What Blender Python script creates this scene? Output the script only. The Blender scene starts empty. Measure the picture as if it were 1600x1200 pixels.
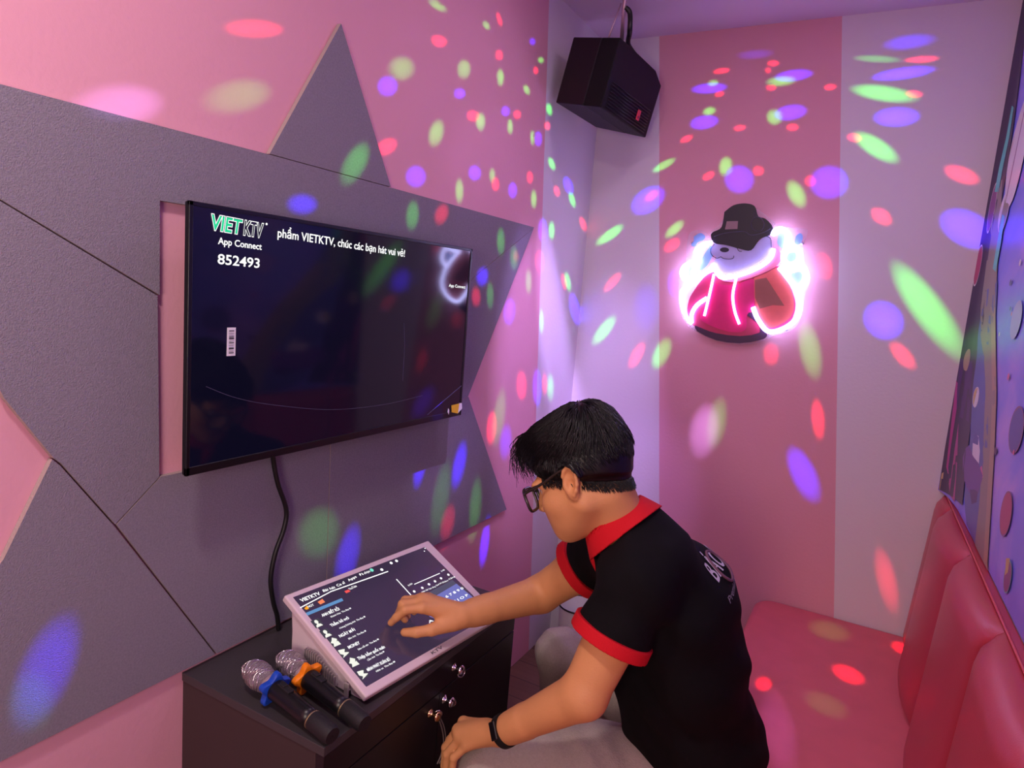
import bpy, bmesh, math, random
import numpy as np
from mathutils import Vector, Matrix
from mathutils.bvhtree import BVHTree

random.seed(7)
SC = bpy.context.scene
COL = SC.collection
PI = math.pi

# ------------------------------------------------------------------ camera
CAM = Vector((1.16, 0.0, 1.556))
cam_d = bpy.data.cameras.new('camera')
cam_d.sensor_fit = 'HORIZONTAL'
cam_d.sensor_width = 36.0
cam_d.lens = 1046.39067 / 1600.0 * 36.0
cam_d.clip_start = 0.02
cam_o = bpy.data.objects.new('camera', cam_d)
COL.objects.link(cam_o)
right = Vector((0.8708, 0.4850, 0.0806)); down = Vector((0.1378, -0.0834, -0.9869))
fwd = right.cross(down).normalized(); down = fwd.cross(right)
M = Matrix((right, -down, -fwd)).transposed().to_4x4()
M.translation = CAM
cam_o.matrix_world = M
SC.camera = cam_o

# ------------------------------------------------------------------ world, exposure
w = bpy.data.worlds.new('world'); SC.world = w; w.use_nodes = True
w.node_tree.nodes['Background'].inputs[0].default_value = (0.5, 0.42, 0.5, 1)
w.node_tree.nodes['Background'].inputs[1].default_value = 0.05
SC.view_settings.view_transform = 'Standard'
SC.view_settings.look = 'None'
SC.view_settings.gamma = 1.0
SC.view_settings.exposure = 0.18
SC.view_settings.use_curve_mapping = False

# ------------------------------------------------------------------ lights
def aim(o, loc, target, xdir=None):
    loc = Vector(loc); z = (loc - Vector(target)).normalized()
    if xdir is None:
        o.rotation_euler = z.to_track_quat('Z', 'Y').to_euler(); o.location = loc; return
    x = Vector(xdir); x = (x - z * x.dot(z)).normalized(); y = z.cross(x)
    m = Matrix((x, y, z)).transposed().to_4x4(); m.translation = loc
    o.matrix_world = m

def area(name, loc, target, size, power, color):
    l = bpy.data.lights.new(name, 'AREA'); l.shape = 'DISK'; l.size = size; l.energy = power; l.color = color
    o = bpy.data.objects.new(name, l); COL.objects.link(o); aim(o, loc, target); return o

area('ceiling_lamp', (0.58, 0.13, 2.53), (0.50, 0.35, 0.0), 0.16, 10.5, (1.0, 0.84, 0.82))
area('purple_fill_light', (0.75, 1.75, 2.57), (0.75, 1.75, 0.0), 0.35, 3.4, (0.95, 0.72, 1.0))  # added violet fill near the ceiling, standing in for ambient light
area('doorway_light', (1.05, -0.80, 1.50), (0.0, 0.75, 1.05), 0.55, 14.0, (1.0, 0.84, 0.72))

# the disco light hangs from the ceiling above the person; its lenses throw the coloured spots
# every beam: surface, centre on it, half sizes of its spot, its turn, colour, strength
SRC = Vector((0.66, 1.30, 2.50))
BEAMS = [
('L',0.964,2.023,0.0771,0.0158,-161,'R',0.80), ('L',0.696,1.806,0.0913,0.0348,-158,'V',0.45), ('L',0.930,1.887,0.0945,0.0313,-156,'G',0.30),
('L',1.416,2.089,0.0587,0.0295,-158,'G',0.55), ('L',1.365,2.031,0.0406,0.0230,-158,'B',1.00), ('L',1.566,2.206,0.0379,0.0146,-165,'R',1.00),
('L',1.550,2.290,0.0443,0.0122,-173,'G',0.70), ('L',1.694,2.173,0.0380,0.0266,-153,'G',0.80), ('L',1.680,2.102,0.0303,0.0135,-162,'B',1.00),
('L',1.881,2.273,0.0240,0.0143,-157,'R',1.00), ('L',1.866,2.372,0.0225,0.0146,145,'R',0.70), ('L',1.796,2.329,0.0234,0.0109,-173,'G',0.80),
('L',1.899,2.212,0.0270,0.0231,73,'G',1.00), ('L',1.580,1.969,0.0461,0.0293,49,'G',0.80), ('L',1.373,1.887,0.0462,0.0188,-154,'R',1.00),
('L',1.500,1.837,0.0454,0.0282,-167,'B',1.00), ('L',1.790,1.900,0.0365,0.0225,-168,'B',1.00), ('L',1.758,2.060,0.0358,0.0161,-164,'R',1.00),
('L',1.802,2.054,0.0304,0.0268,-141,'G',1.00), ('L',1.946,2.122,0.0291,0.0154,-163,'B',1.00), ('L',1.982,2.083,0.0240,0.0210,83,'G',1.00),
('L',1.713,1.834,0.0368,0.0240,95,'G',0.80), ('L',1.917,1.888,0.0243,0.0218,-167,'R',1.00), ('L',1.893,1.911,0.0235,0.0198,94,'G',0.80),
('L',2.032,1.888,0.0310,0.0270,-170,'B',1.00), ('L',2.147,1.951,0.0241,0.0216,-171,'R',1.00), ('L',2.022,2.131,0.0265,0.0138,-164,'R',1.00),
('L',2.074,2.225,0.0261,0.0157,177,'G',1.00), ('L',2.087,2.383,0.0233,0.0115,-158,'B',0.60), ('L',2.126,2.303,0.0192,0.0119,-159,'R',1.00),
('L',2.157,2.346,0.0196,0.0080,-161,'G',1.00), ('L',2.186,2.091,0.0298,0.0256,-161,'B',1.00), ('L',2.142,2.085,0.0254,0.0191,98,'G',1.00),
('L',2.251,2.208,0.0276,0.0201,175,'G',1.00), ('L',2.247,2.149,0.0258,0.0152,-165,'R',1.00), ('L',2.309,2.029,0.0355,0.0189,162,'G',1.00),
('L',2.190,1.883,0.0334,0.0248,102,'G',1.00), ('L',2.372,1.940,0.0301,0.0199,171,'R',1.00), ('L',2.470,1.978,0.0512,0.0277,166,'B',1.00),
('L',2.518,1.931,0.0429,0.0230,153,'G',1.00), ('L',2.649,1.851,0.0468,0.0225,158,'R',1.00), ('L',2.282,1.783,0.0424,0.0366,115,'B',1.00),
('L',2.357,1.791,0.0362,0.0276,109,'G',1.00), ('L',2.277,1.669,0.0397,0.0352,136,'R',1.00), ('L',2.203,1.589,0.0472,0.0249,103,'G',0.70),
('L',2.077,1.478,0.0450,0.0417,96,'B',1.00), ('L',2.547,1.606,0.0507,0.0261,136,'G',0.90), ('L',2.510,1.604,0.0432,0.0207,133,'R',0.80),
('L',2.644,1.497,0.0829,0.0426,138,'B',0.80), ('L',2.337,1.443,0.0507,0.0217,104,'G',0.70), ('L',2.216,1.202,0.0573,0.0388,115,'R',1.00),
('L',2.348,1.183,0.0756,0.0379,107,'B',0.80), ('L',2.472,1.172,0.0622,0.0348,110,'G',0.60), ('L',2.415,1.190,0.0439,0.0226,107,'R',0.70),
('L',2.072,1.649,0.0445,0.0318,105,'G',0.60), ('L',2.085,1.655,0.0237,0.0215,154,'R',0.60), ('L',1.971,1.695,0.0463,0.0295,101,'G',0.70),
('L',1.870,1.573,0.0401,0.0323,-166,'B',0.90), ('L',1.840,1.506,0.0339,0.0297,124,'R',0.90), ('L',2.015,1.068,0.0602,0.0361,95,'R',0.90),
('L',2.063,1.103,0.1040,0.0477,84,'G',0.35), ('L',1.935,0.777,0.1046,0.0434,92,'G',0.35), ('L',2.030,0.631,0.0807,0.0339,86,'B',0.90),
('L',2.127,0.999,0.0688,0.0485,101,'B',0.40), ('L',1.249,1.810,0.0680,0.0322,50,'G',0.80), ('L',1.085,1.688,0.0480,0.0231,-171,'B',0.80),
('L',1.482,1.717,0.0412,0.0302,79,'G',0.70), ('L',1.618,1.738,0.0409,0.0274,35,'R',1.00), ('L',1.591,0.979,0.0608,0.0305,77,'B',0.90),
('L',1.811,0.948,0.0791,0.0407,76,'B',1.00), ('L',1.766,0.759,0.0622,0.0442,82,'R',0.60), ('L',1.180,0.894,0.0824,0.0688,140,'G',0.30),
('L',1.290,0.798,0.0860,0.0481,77,'B',0.55), ('L',0.550,0.833,0.0917,0.0494,71,'B',0.45), ('L',0.524,0.784,0.0606,0.0360,104,'G',0.15),
('L',1.715,0.859,0.1223,0.0531,81,'G',0.25), ('L',1.928,1.513,0.0471,0.0246,101,'G',0.50), ('B',0.306,2.096,0.0511,0.0159,-151,'G',1.00),
('B',0.255,1.958,0.0755,0.0488,-148,'B',1.00), ('B',0.267,1.976,0.0300,0.0135,-146,'R',1.30), ('B',0.104,1.815,0.0726,0.0224,-144,'G',0.90),
('B',0.137,1.620,0.0538,0.0197,-129,'R',0.90), ('B',0.121,1.415,0.0834,0.0284,-124,'G',0.80), ('B',0.277,1.327,0.0650,0.0248,-113,'R',0.80),
('B',0.381,1.347,0.0739,0.0346,-109,'G',0.80), ('B',0.399,1.632,0.0511,0.0259,98,'B',0.80), ('B',0.373,1.783,0.0374,0.0239,-141,'R',0.90),
('B',0.376,1.846,0.0490,0.0213,-135,'G',1.00), ('B',0.488,2.439,0.0212,0.0071,-178,'R',1.00), ('B',0.449,2.379,0.0678,0.0190,-180,'B',1.00),
('B',0.462,2.397,0.0214,0.0119,-179,'G',1.00), ('B',0.491,2.355,0.0163,0.0097,-174,'R',1.00), ('B',0.460,2.294,0.0262,0.0171,-175,'G',1.00),
('B',0.445,2.254,0.0556,0.0267,-176,'B',1.00), ('B',0.582,2.227,0.0229,0.0119,-176,'R',1.00), ('B',0.384,2.194,0.0262,0.0129,-159,'R',1.00),
('B',0.486,2.052,0.0255,0.0154,-152,'R',1.00), ('B',0.547,2.087,0.0377,0.0267,94,'G',1.00), ('B',0.603,2.039,0.0569,0.0496,146,'B',1.00),
('B',0.669,2.069,0.0214,0.0180,156,'R',1.00), ('B',0.673,2.451,0.0136,0.0066,171,'R',1.00), ('B',0.749,2.403,0.0640,0.0203,-178,'B',1.00),
('B',0.708,2.386,0.0527,0.0181,179,'G',0.90), ('B',0.677,2.366,0.0159,0.0089,171,'R',1.00), ('B',0.877,2.354,0.0207,0.0109,177,'R',1.00),
('B',0.755,2.274,0.0557,0.0275,-176,'B',1.00), ('B',0.702,2.261,0.0320,0.0268,134,'G',1.00), ('B',0.769,2.222,0.0219,0.0135,177,'R',1.00),
('B',0.813,1.985,0.0573,0.0292,123,'G',1.00), ('B',0.854,2.031,0.0214,0.0184,127,'R',1.00), ('B',0.916,2.026,0.0649,0.0558,-27,'B',1.00),
('B',1.101,2.483,0.0771,0.0251,-178,'B',0.25), ('B',1.146,2.424,0.0368,0.0082,179,'R',0.90), ('B',1.096,2.383,0.0886,0.0191,-176,'B',1.00),
('B',1.012,2.437,0.0758,0.0123,172,'G',0.30), ('B',1.047,2.322,0.1056,0.0263,167,'G',0.80), ('B',1.140,2.314,0.0272,0.0120,168,'R',1.00),
('B',1.097,2.242,0.0671,0.0316,177,'B',1.00), ('B',0.978,2.178,0.0254,0.0145,162,'R',1.20), ('B',1.049,2.144,0.0877,0.0291,146,'G',0.90),
('B',1.313,2.049,0.0557,0.0246,155,'R',1.00), ('B',1.099,1.910,0.0411,0.0236,142,'R',1.00), ('B',1.353,1.876,0.0858,0.0509,148,'B',1.00),
('B',1.276,1.610,0.1863,0.0494,129,'G',0.80), ('B',1.154,1.555,0.0688,0.0573,129,'B',1.00), ('B',1.230,1.439,0.0596,0.0263,134,'R',0.70),
('B',0.801,1.393,0.0438,0.0298,98,'R',0.60), ('B',0.941,1.732,0.0511,0.0250,112,'R',0.80), ('B',0.932,1.428,0.1088,0.0390,108,'G',0.60),
('B',0.994,1.173,0.0764,0.0239,102,'R',0.70), ('B',0.588,1.060,0.1099,0.0606,86,'V',0.55), ('B',0.633,1.100,0.1035,0.0396,87,'G',0.35),
('B',0.971,0.960,0.1080,0.0465,120,'B',0.60), ('B',1.293,0.633,0.1184,0.0335,109,'R',0.35), ('B',0.295,1.528,0.1051,0.0598,97,'B',0.12),
('B',0.658,2.428,0.0075,0.0061,136,'R',0.60), ('B',0.605,2.488,0.0685,0.0182,179,'B',0.12), ('Z',1.212,2.273,0.0606,0.0465,105,'R',1.20),
('Z',1.364,2.582,0.0510,0.0320,93,'R',1.00), ('Z',1.138,2.556,0.0898,0.0716,81,'G',0.25), ('Z',0.992,2.047,0.0474,0.0239,87,'R',0.90),
('Z',1.163,2.048,0.0706,0.0610,118,'G',0.20), ('Z',1.060,1.835,0.2001,0.0503,101,'V',0.25), ('L',2.183,1.306,0.4814,0.2101,96,'V',0.34),
('L',1.752,0.996,0.2475,0.2288,93,'V',0.12), ('L',2.509,1.289,0.5699,0.1450,116,'V',0.50), ('L',1.851,1.951,0.2694,0.2103,-163,'V',0.05),
('B',0.198,1.138,0.5231,0.2457,95,'V',0.20), ('B',0.380,0.781,0.3328,0.2478,89,'V',0.12)  # the last broad violet beams are added fill, brightening the far left corner
]
BC = {'R': (1.0, 0.02, 0.05), 'G': (0.10, 1.0, 0.10), 'B': (0.04, 0.01, 1.0), 'V': (0.55, 0.36, 1.0)}
BP = {'R': 1.6, 'G': 1.25, 'B': 3.2, 'V': 1.3}
BEAM_POWER = 54.0
def beam(sf, u, v, a, b, th, c, s):
    if sf == 'L':   P = Vector((0.0, u, v));  e = lambda p, q: Vector((0, p, q)); n = Vector((1, 0, 0))
    elif sf == 'B': P = Vector((u, 2.70, v)); e = lambda p, q: Vector((p, 0, q)); n = Vector((0, -1, 0))
    else:           P = Vector((u, v, 0.446)); e = lambda p, q: Vector((p, q, 0)); n = Vector((0, 0, 1))
    t = math.radians(th); ct, st = math.cos(t), math.sin(t)
    d = P - SRC; r = d.length; d.normalize()
    x0 = d.orthogonal().normalized(); y0 = d.cross(x0)
    def tang(off):
        k = P + off - SRC; k = k / k.dot(d); return (k.dot(x0), k.dot(y0))
    q1 = tang(e(ct, st) * a); q2 = tang(e(-st, ct) * b)
    U, S, _ = np.linalg.svd(np.array([[q1[0], q2[0]], [q1[1], q2[1]]]))
    ex = x0 * float(U[0, 0]) + y0 * float(U[1, 0])
    l = bpy.data.lights.new('disco_beam', 'SPOT')
    s1, s2 = float(S[0]) * 1.15, float(S[1]) * 1.15
    l.spot_size = min(2.8, 2 * math.atan(s2)); l.spot_blend = 1.0
    l.shadow_soft_size = 0.004
    cosi = max(0.15, abs(d.dot(n)))
    l.energy = BEAM_POWER * BP[c] * s * r * r / cosi ** 0.8
    l.color = BC[c]
    o = bpy.data.objects.new('disco_beam', l); COL.objects.link(o)
    z = -d; m = Matrix((ex, z.cross(ex), z)).transposed().to_4x4(); m.translation = SRC
    o.matrix_world = m @ Matrix.Diagonal((s1 / s2, 1, 1, 1))
for bm_ in BEAMS: beam(*bm_)

# ------------------------------------------------------------------ materials
def lin(c):
    return tuple(((v / 255.0) / 12.92 if v / 255.0 <= 0.04045 else ((v / 255.0 + 0.055) / 1.055) ** 2.4) for v in c)

def mat(name, rgb, rough=0.6, metal=0.0, spec=0.5, bump=0.0, bscale=200.0, vary=0.0, vscale=8.0, emit=None, estr=0.0, alpha=1.0, coat=0.0, stretch=None, trans=0.0):
    m = bpy.data.materials.new(name); m.use_nodes = True
    nt = m.node_tree; b = nt.nodes['Principled BSDF']
    c = lin(rgb)
    b.inputs['Base Color'].default_value = (*c, 1)
    b.inputs['Roughness'].default_value = rough
    b.inputs['Metallic'].default_value = metal
    b.inputs['Specular IOR Level'].default_value = spec
    b.inputs['Coat Weight'].default_value = coat
    b.inputs['Alpha'].default_value = alpha
    b.inputs['Transmission Weight'].default_value = trans
    if emit is not None:
        b.inputs['Emission Color'].default_value = (*lin(emit), 1); b.inputs['Emission Strength'].default_value = estr
    if bump or vary:
        tc = nt.nodes.new('ShaderNodeTexCoord'); src = tc.outputs['Object']
        if stretch:
            mp = nt.nodes.new('ShaderNodeMapping'); mp.inputs['Scale'].default_value = stretch
            nt.links.new(src, mp.inputs['Vector']); src = mp.outputs['Vector']
    if bump:
        n = nt.nodes.new('ShaderNodeTexNoise'); n.inputs['Scale'].default_value = bscale; n.inputs['Detail'].default_value = 3
        nt.links.new(src, n.inputs['Vector'])
        bp = nt.nodes.new('ShaderNodeBump'); bp.inputs['Strength'].default_value = bump; bp.inputs['Distance'].default_value = 0.004
        nt.links.new(n.outputs['Fac'], bp.inputs['Height']); nt.links.new(bp.outputs['Normal'], b.inputs['Normal'])
    if vary:
        n2 = nt.nodes.new('ShaderNodeTexNoise'); n2.inputs['Scale'].default_value = vscale; n2.inputs['Detail'].default_value = 4
        nt.links.new(src, n2.inputs['Vector'])
        mx = nt.nodes.new('ShaderNodeMix'); mx.data_type = 'RGBA'
        mx.inputs['A'].default_value = (*[v * (1 - vary) for v in c], 1); mx.inputs['B'].default_value = (*[min(1, v * (1 + vary)) for v in c], 1)
        nt.links.new(n2.outputs['Fac'], mx.inputs['Factor']); nt.links.new(mx.outputs['Result'], b.inputs['Base Color'])
    return m

def emat(name, rgb, strength):
    m = bpy.data.materials.new(name); m.use_nodes = True; nt = m.node_tree
    for n in list(nt.nodes): nt.nodes.remove(n)
    e = nt.nodes.new('ShaderNodeEmission'); e.inputs[0].default_value = (*lin(rgb), 1); e.inputs[1].default_value = strength
    o = nt.nodes.new('ShaderNodeOutputMaterial'); nt.links.new(e.outputs[0], o.inputs[0]); return m

PINK = mat('pink_paint', (224, 160, 176), 0.75, bump=0.15, bscale=90, vary=0.05, vscale=2)
WHITE = mat('white_paint', (222, 212, 222), 0.75, bump=0.15, bscale=90, vary=0.03, vscale=2)
CEIL = mat('ceiling_paint', (222, 200, 224), 0.8, bump=0.08, bscale=60)
FELT = mat('grey_felt', (138, 130, 142), 0.95, spec=0.1, bump=0.5, bscale=520, vary=0.22, vscale=260)
FELTE = mat('felt_edge', (178, 160, 158), 0.95, spec=0.1, bump=0.6, bscale=300)
BLACKPL = mat('black_plastic', (14, 13, 17), 0.35)
BLACKM = mat('matte_black_plastic', (22, 20, 24), 0.6, bump=0.2, bscale=500)
SCREEN = mat('dark_glossy_screen', (5, 5, 11), 0.07, spec=0.5, emit=(14, 12, 34), estr=0.55)
CABTOP = mat('dark_grey_laminate', (62, 57, 60), 0.42, bump=0.08, bscale=400, vary=0.06)
CABSIDE = mat('dark_brown_laminate', (58, 46, 46), 0.5, vary=0.05)
CABFRONT = mat('black_brown_laminate', (22, 15, 20), 0.42)
CABEDGE = mat('laminate_edge', (96, 86, 88), 0.45)
CHROME = mat('chrome', (225, 222, 225), 0.12, metal=1.0)
BRASS = mat('warm_metal', (220, 180, 140), 0.2, metal=1.0)
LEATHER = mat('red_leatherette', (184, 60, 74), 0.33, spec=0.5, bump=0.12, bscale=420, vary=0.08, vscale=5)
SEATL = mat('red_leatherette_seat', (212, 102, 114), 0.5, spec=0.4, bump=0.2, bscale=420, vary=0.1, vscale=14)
SEAM = mat('dark_red_seam', (96, 16, 26), 0.6)
TABW = mat('white_plastic', (226, 208, 214), 0.4)
TABG = mat('grey_plastic', (150, 140, 140), 0.5)
RUBBER = mat('black_rubber', (10, 10, 11), 0.7)
MESHM = mat('silver_wire_mesh', (188, 180, 182), 0.28, metal=1.0, bump=1.0, bscale=650, stretch=(1, 1, 1))
BLUEP = mat('blue_rubber', (22, 74, 190), 0.45)
ORANGEP = mat('orange_rubber', (250, 138, 8), 0.45)
SKIN = mat('skin', (214, 152, 100), 0.5, spec=0.35, bump=0.12, bscale=260, vary=0.10, vscale=14)
LIP = mat('lips', (176, 98, 84), 0.45)
NAIL = mat('nails', (222, 168, 140), 0.3)
HAIR = mat('black_hair', (6, 5, 7), 0.4, spec=0.5)
CLOTH = mat('black_polo_cotton', (14, 12, 15), 0.85, spec=0.15, bump=0.25, bscale=900)
RED = mat('red_rib_knit', (206, 24, 38), 0.75, spec=0.2, bump=0.4, bscale=600)
PANTS = mat('light_grey_trousers', (172, 160, 152), 0.85, spec=0.2, bump=0.5, bscale=420, vary=0.14, vscale=160)
FRAME = mat('dark_tortoise_plastic', (46, 38, 34), 0.2)
LENS = mat('clear_lens', (236, 232, 238), 0.03, alpha=0.16, spec=0.6)
CLEAR = mat('clear_acrylic', (235, 225, 240), 0.08, alpha=0.12)
CABLE = mat('black_cable', (10, 9, 11), 0.5)
WHITEP = mat('white_gloss_plastic', (238, 234, 238), 0.3)
TXT_W = emat('white_screen_text', (255, 255, 255), 1.15)
TXT_G = emat('green_screen_text', (40, 214, 150), 0.95)
TXT_K = emat('dark_screen_text', (22, 12, 30), 1.0)
TXT_D = emat('dim_screen_text', (140, 130, 150), 0.6)
EYEW = mat('eye_white', (225, 215, 210), 0.2)
EYED = mat('eye_dark', (28, 18, 14), 0.15)

def wood_floor():
    m = mat('wood_floor', (120, 84, 70), 0.42)
    nt = m.node_tree; b = nt.nodes['Principled BSDF']
    tc = nt.nodes.new('ShaderNodeTexCoord'); mp = nt.nodes.new('ShaderNodeMapping')
    mp.inputs['Scale'].default_value = (1.2, 14, 1)
    mp.inputs['Rotation'].default_value = (0, 0, 0)
    nt.links.new(tc.outputs['Object'], mp.inputs['Vector'])
    n = nt.nodes.new('ShaderNodeTexNoise'); n.inputs['Scale'].default_value = 3.5; n.inputs['Detail'].default_value = 6
    nt.links.new(mp.outputs['Vector'], n.inputs['Vector'])
    br = nt.nodes.new('ShaderNodeTexBrick'); br.inputs['Scale'].default_value = 1.0
    br.inputs['Brick Width'].default_value = 0.9; br.inputs['Row Height'].default_value = 0.12; br.inputs['Mortar Size'].default_value = 0.002
    br.inputs['Color1'].default_value = (*lin((122, 88, 76)), 1); br.inputs['Color2'].default_value = (*lin((104, 72, 62)), 1); br.inputs['Mortar'].default_value = (*lin((60, 42, 38)), 1)
    nt.links.new(tc.outputs['Object'], br.inputs['Vector'])
    mx = nt.nodes.new('ShaderNodeMix'); mx.data_type = 'RGBA'; mx.blend_type = 'MULTIPLY'; mx.inputs['Factor'].default_value = 0.55
    rp = nt.nodes.new('ShaderNodeValToRGB'); rp.color_ramp.elements[0].color = (0.35, 0.3, 0.28, 1); rp.color_ramp.elements[1].color = (1, 1, 1, 1)
    nt.links.new(n.outputs['Fac'], rp.inputs['Fac'])
    nt.links.new(br.outputs['Color'], mx.inputs['A']); nt.links.new(rp.outputs['Color'], mx.inputs['B'])
    nt.links.new(mx.outputs['Result'], b.inputs['Base Color'])
    return m
FLOORM = wood_floor()

def mural_mat():
    m = mat('mural_print', (110, 100, 200), 0.3, spec=0.5)
    nt = m.node_tree; b = nt.nodes['Principled BSDF']
    tc = nt.nodes.new('ShaderNodeTexCoord'); mp = nt.nodes.new('ShaderNodeMapping'); mp.inputs['Scale'].default_value = (1, 1.1, 1.6)
    nt.links.new(tc.outputs['Object'], mp.inputs['Vector'])
    n = nt.nodes.new('ShaderNodeTexNoise'); n.inputs['Scale'].default_value = 2.4; n.inputs['Detail'].default_value = 4; n.inputs['Distortion'].default_value = 0.6
    nt.links.new(mp.outputs['Vector'], n.inputs['Vector'])
    rp = nt.nodes.new('ShaderNodeValToRGB'); e = rp.color_ramp.elements
    e[0].position = 0.30; e[0].color = (*lin((104, 118, 236)), 1)
    e[1].position = 0.72; e[1].color = (*lin((206, 164, 246)), 1)
    k = e.new(0.5); k.color = (*lin((142, 134, 244)), 1)
    nt.links.new(n.outputs['Fac'], rp.inputs['Fac']); nt.links.new(rp.outputs['Color'], b.inputs['Base Color'])
    return m
MURAL = mural_mat()

# ------------------------------------------------------------------ mesh helpers
ORG = {}
class MB:
    def __init__(s): s.v = []; s.f = []; s.m = []; s.mi = 0
    def add(s, vs, fs):
        o = len(s.v); s.v += [tuple(p) for p in vs]; s.f += [tuple(i + o for i in f) for f in fs]; s.m += [s.mi] * len(fs)
    def hexa(s, p):                      # 8 points: bottom ring then top ring
        s.add(p, [(3, 2, 1, 0), (4, 5, 6, 7), (0, 1, 5, 4), (1, 2, 6, 5), (2, 3, 7, 6), (3, 0, 4, 7)])
    def box(s, lo, hi):
        x0, y0, z0 = lo; x1, y1, z1 = hi
        s.hexa([(x0, y0, z0), (x1, y0, z0), (x1, y1, z0), (x0, y1, z0), (x0, y0, z1), (x1, y0, z1), (x1, y1, z1), (x0, y1, z1)])
    def prism(s, pts, fn, h0, h1):       # pts 2d polygon, fn(u, v, h) -> 3d
        n = len(pts)
        ar = sum(pts[i][0] * pts[(i + 1) % n][1] - pts[(i + 1) % n][0] * pts[i][1] for i in range(n))
        a = [fn(u, v, h0) for u, v in pts]; b = [fn(u, v, h1) for u, v in pts]
        s.add(a + b, [tuple(range(n))[::-1], tuple(range(n, 2 * n))] + [(i, (i + 1) % n, n + (i + 1) % n, n + i) for i in range(n)])
    def tube(s, path, r, seg=10, closed=False, cap=True):
        P = [Vector(p) for p in path]; n = len(P)
        R = r if isinstance(r, (list, tuple)) else [r] * n
        T = []
        for i in range(n):
            a = P[(i - 1) % n] if (closed or i > 0) else P[i]; b = P[(i + 1) % n] if (closed or i < n - 1) else P[i]
            t = (b - a); T.append(t.normalized() if t.length > 1e-9 else Vector((0, 0, 1)))
        nrm = T[0].orthogonal().normalized(); vs = []
        for i in range(n):
            nrm = (nrm - T[i] * nrm.dot(T[i])); nrm = nrm.normalized() if nrm.length > 1e-8 else T[i].orthogonal().normalized()
            bn = T[i].cross(nrm)
            for k in range(seg):
                a = 2 * PI * k / seg; vs.append(P[i] + (nrm * math.cos(a) + bn * math.sin(a)) * R[i])
        fs = []
        for i in range(n if closed else n - 1):
            for k in range(seg):
                j = (i + 1) % n
                fs.append((i * seg + k, i * seg + (k + 1) % seg, j * seg + (k + 1) % seg, j * seg + k))
        if cap and not closed:
            fs.append(tuple(range(seg))[::-1]); fs.append(tuple(range((n - 1) * seg, n * seg)))
        s.add(vs, fs)
    def lathe(s, prof, M, seg=28):       # prof: (radius, height) along local z of M
        n = len(prof); vs = []
        for r, h in prof:
            for k in range(seg):
                a = 2 * PI * k / seg; vs.append(M @ Vector((r * math.cos(a), r * math.sin(a), h)))
        fs = [(i * seg + k, i * seg + (k + 1) % seg, (i + 1) * seg + (k + 1) % seg, (i + 1) * seg + k) for i in range(n - 1) for k in range(seg)]
        fs.append(tuple(range(seg))[::-1]); fs.append(tuple(range((n - 1) * seg, n * seg)))
        s.add(vs, fs)
    def build(s, name, mats, parent=None, smooth=False, loc=None, bevel=0.0, fixn=True, auto=None):
        if not isinstance(mats, (list, tuple)): mats = [mats]
        org = ORG[parent] if parent is not None else (Vector(loc) if loc is not None else Vector((0, 0, 0)))
        me = bpy.data.meshes.new(name)
        me.from_pydata([tuple(Vector(p) - org) for p in s.v], [], s.f)
        for mm in mats: me.materials.append(mm)
        if len(mats) > 1: me.polygons.foreach_set('material_index', s.m)
        if fixn:
            b = bmesh.new(); b.from_mesh(me); bmesh.ops.recalc_face_normals(b, faces=b.faces); b.to_mesh(me); b.free()
        if smooth or auto is not None: me.polygons.foreach_set('use_smooth', [True] * len(me.polygons))
        if auto is not None: me.set_sharp_from_angle(angle=math.radians(auto))
        me.update()
        o = bpy.data.objects.new(name, me); COL.objects.link(o)
        if parent is not None: o.parent = parent
        else: o.location = org
        ORG[o] = org
        if bevel:
            bv = o.modifiers.new('bevel', 'BEVEL'); bv.width = bevel; bv.segments = 3; bv.limit_method = 'ANGLE'; bv.angle_limit = math.radians(35)
        return o

def tag(o, label=None, cat=None, group=None, kind=None):
    if label: o['label'] = label
    if cat: o['category'] = cat
    if group: o['group'] = group
    if kind: o['kind'] = kind
    return o
def thing(name, loc, label, cat, group=None):
    o = bpy.data.objects.new(name, None); COL.objects.link(o); o.location = loc; o.empty_display_size = 0.1
    ORG[o] = Vector(loc); return tag(o, label, cat, group)

def smooth_path(pts, n=8):
    P = [Vector(p) for p in pts]; out = []
    for i in range(len(P) - 1):
        a = P[max(0, i - 1)]; b = P[i]; c = P[i + 1]; d = P[min(len(P) - 1, i + 2)]
        for k in range(n):
            t = k / n
            out.append(0.5 * ((2 * b) + (c - a) * t + (2 * a - 5 * b + 4 * c - d) * t * t + (3 * b - a - 3 * c + d) * t ** 3))
    out.append(P[-1]); return out

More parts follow.
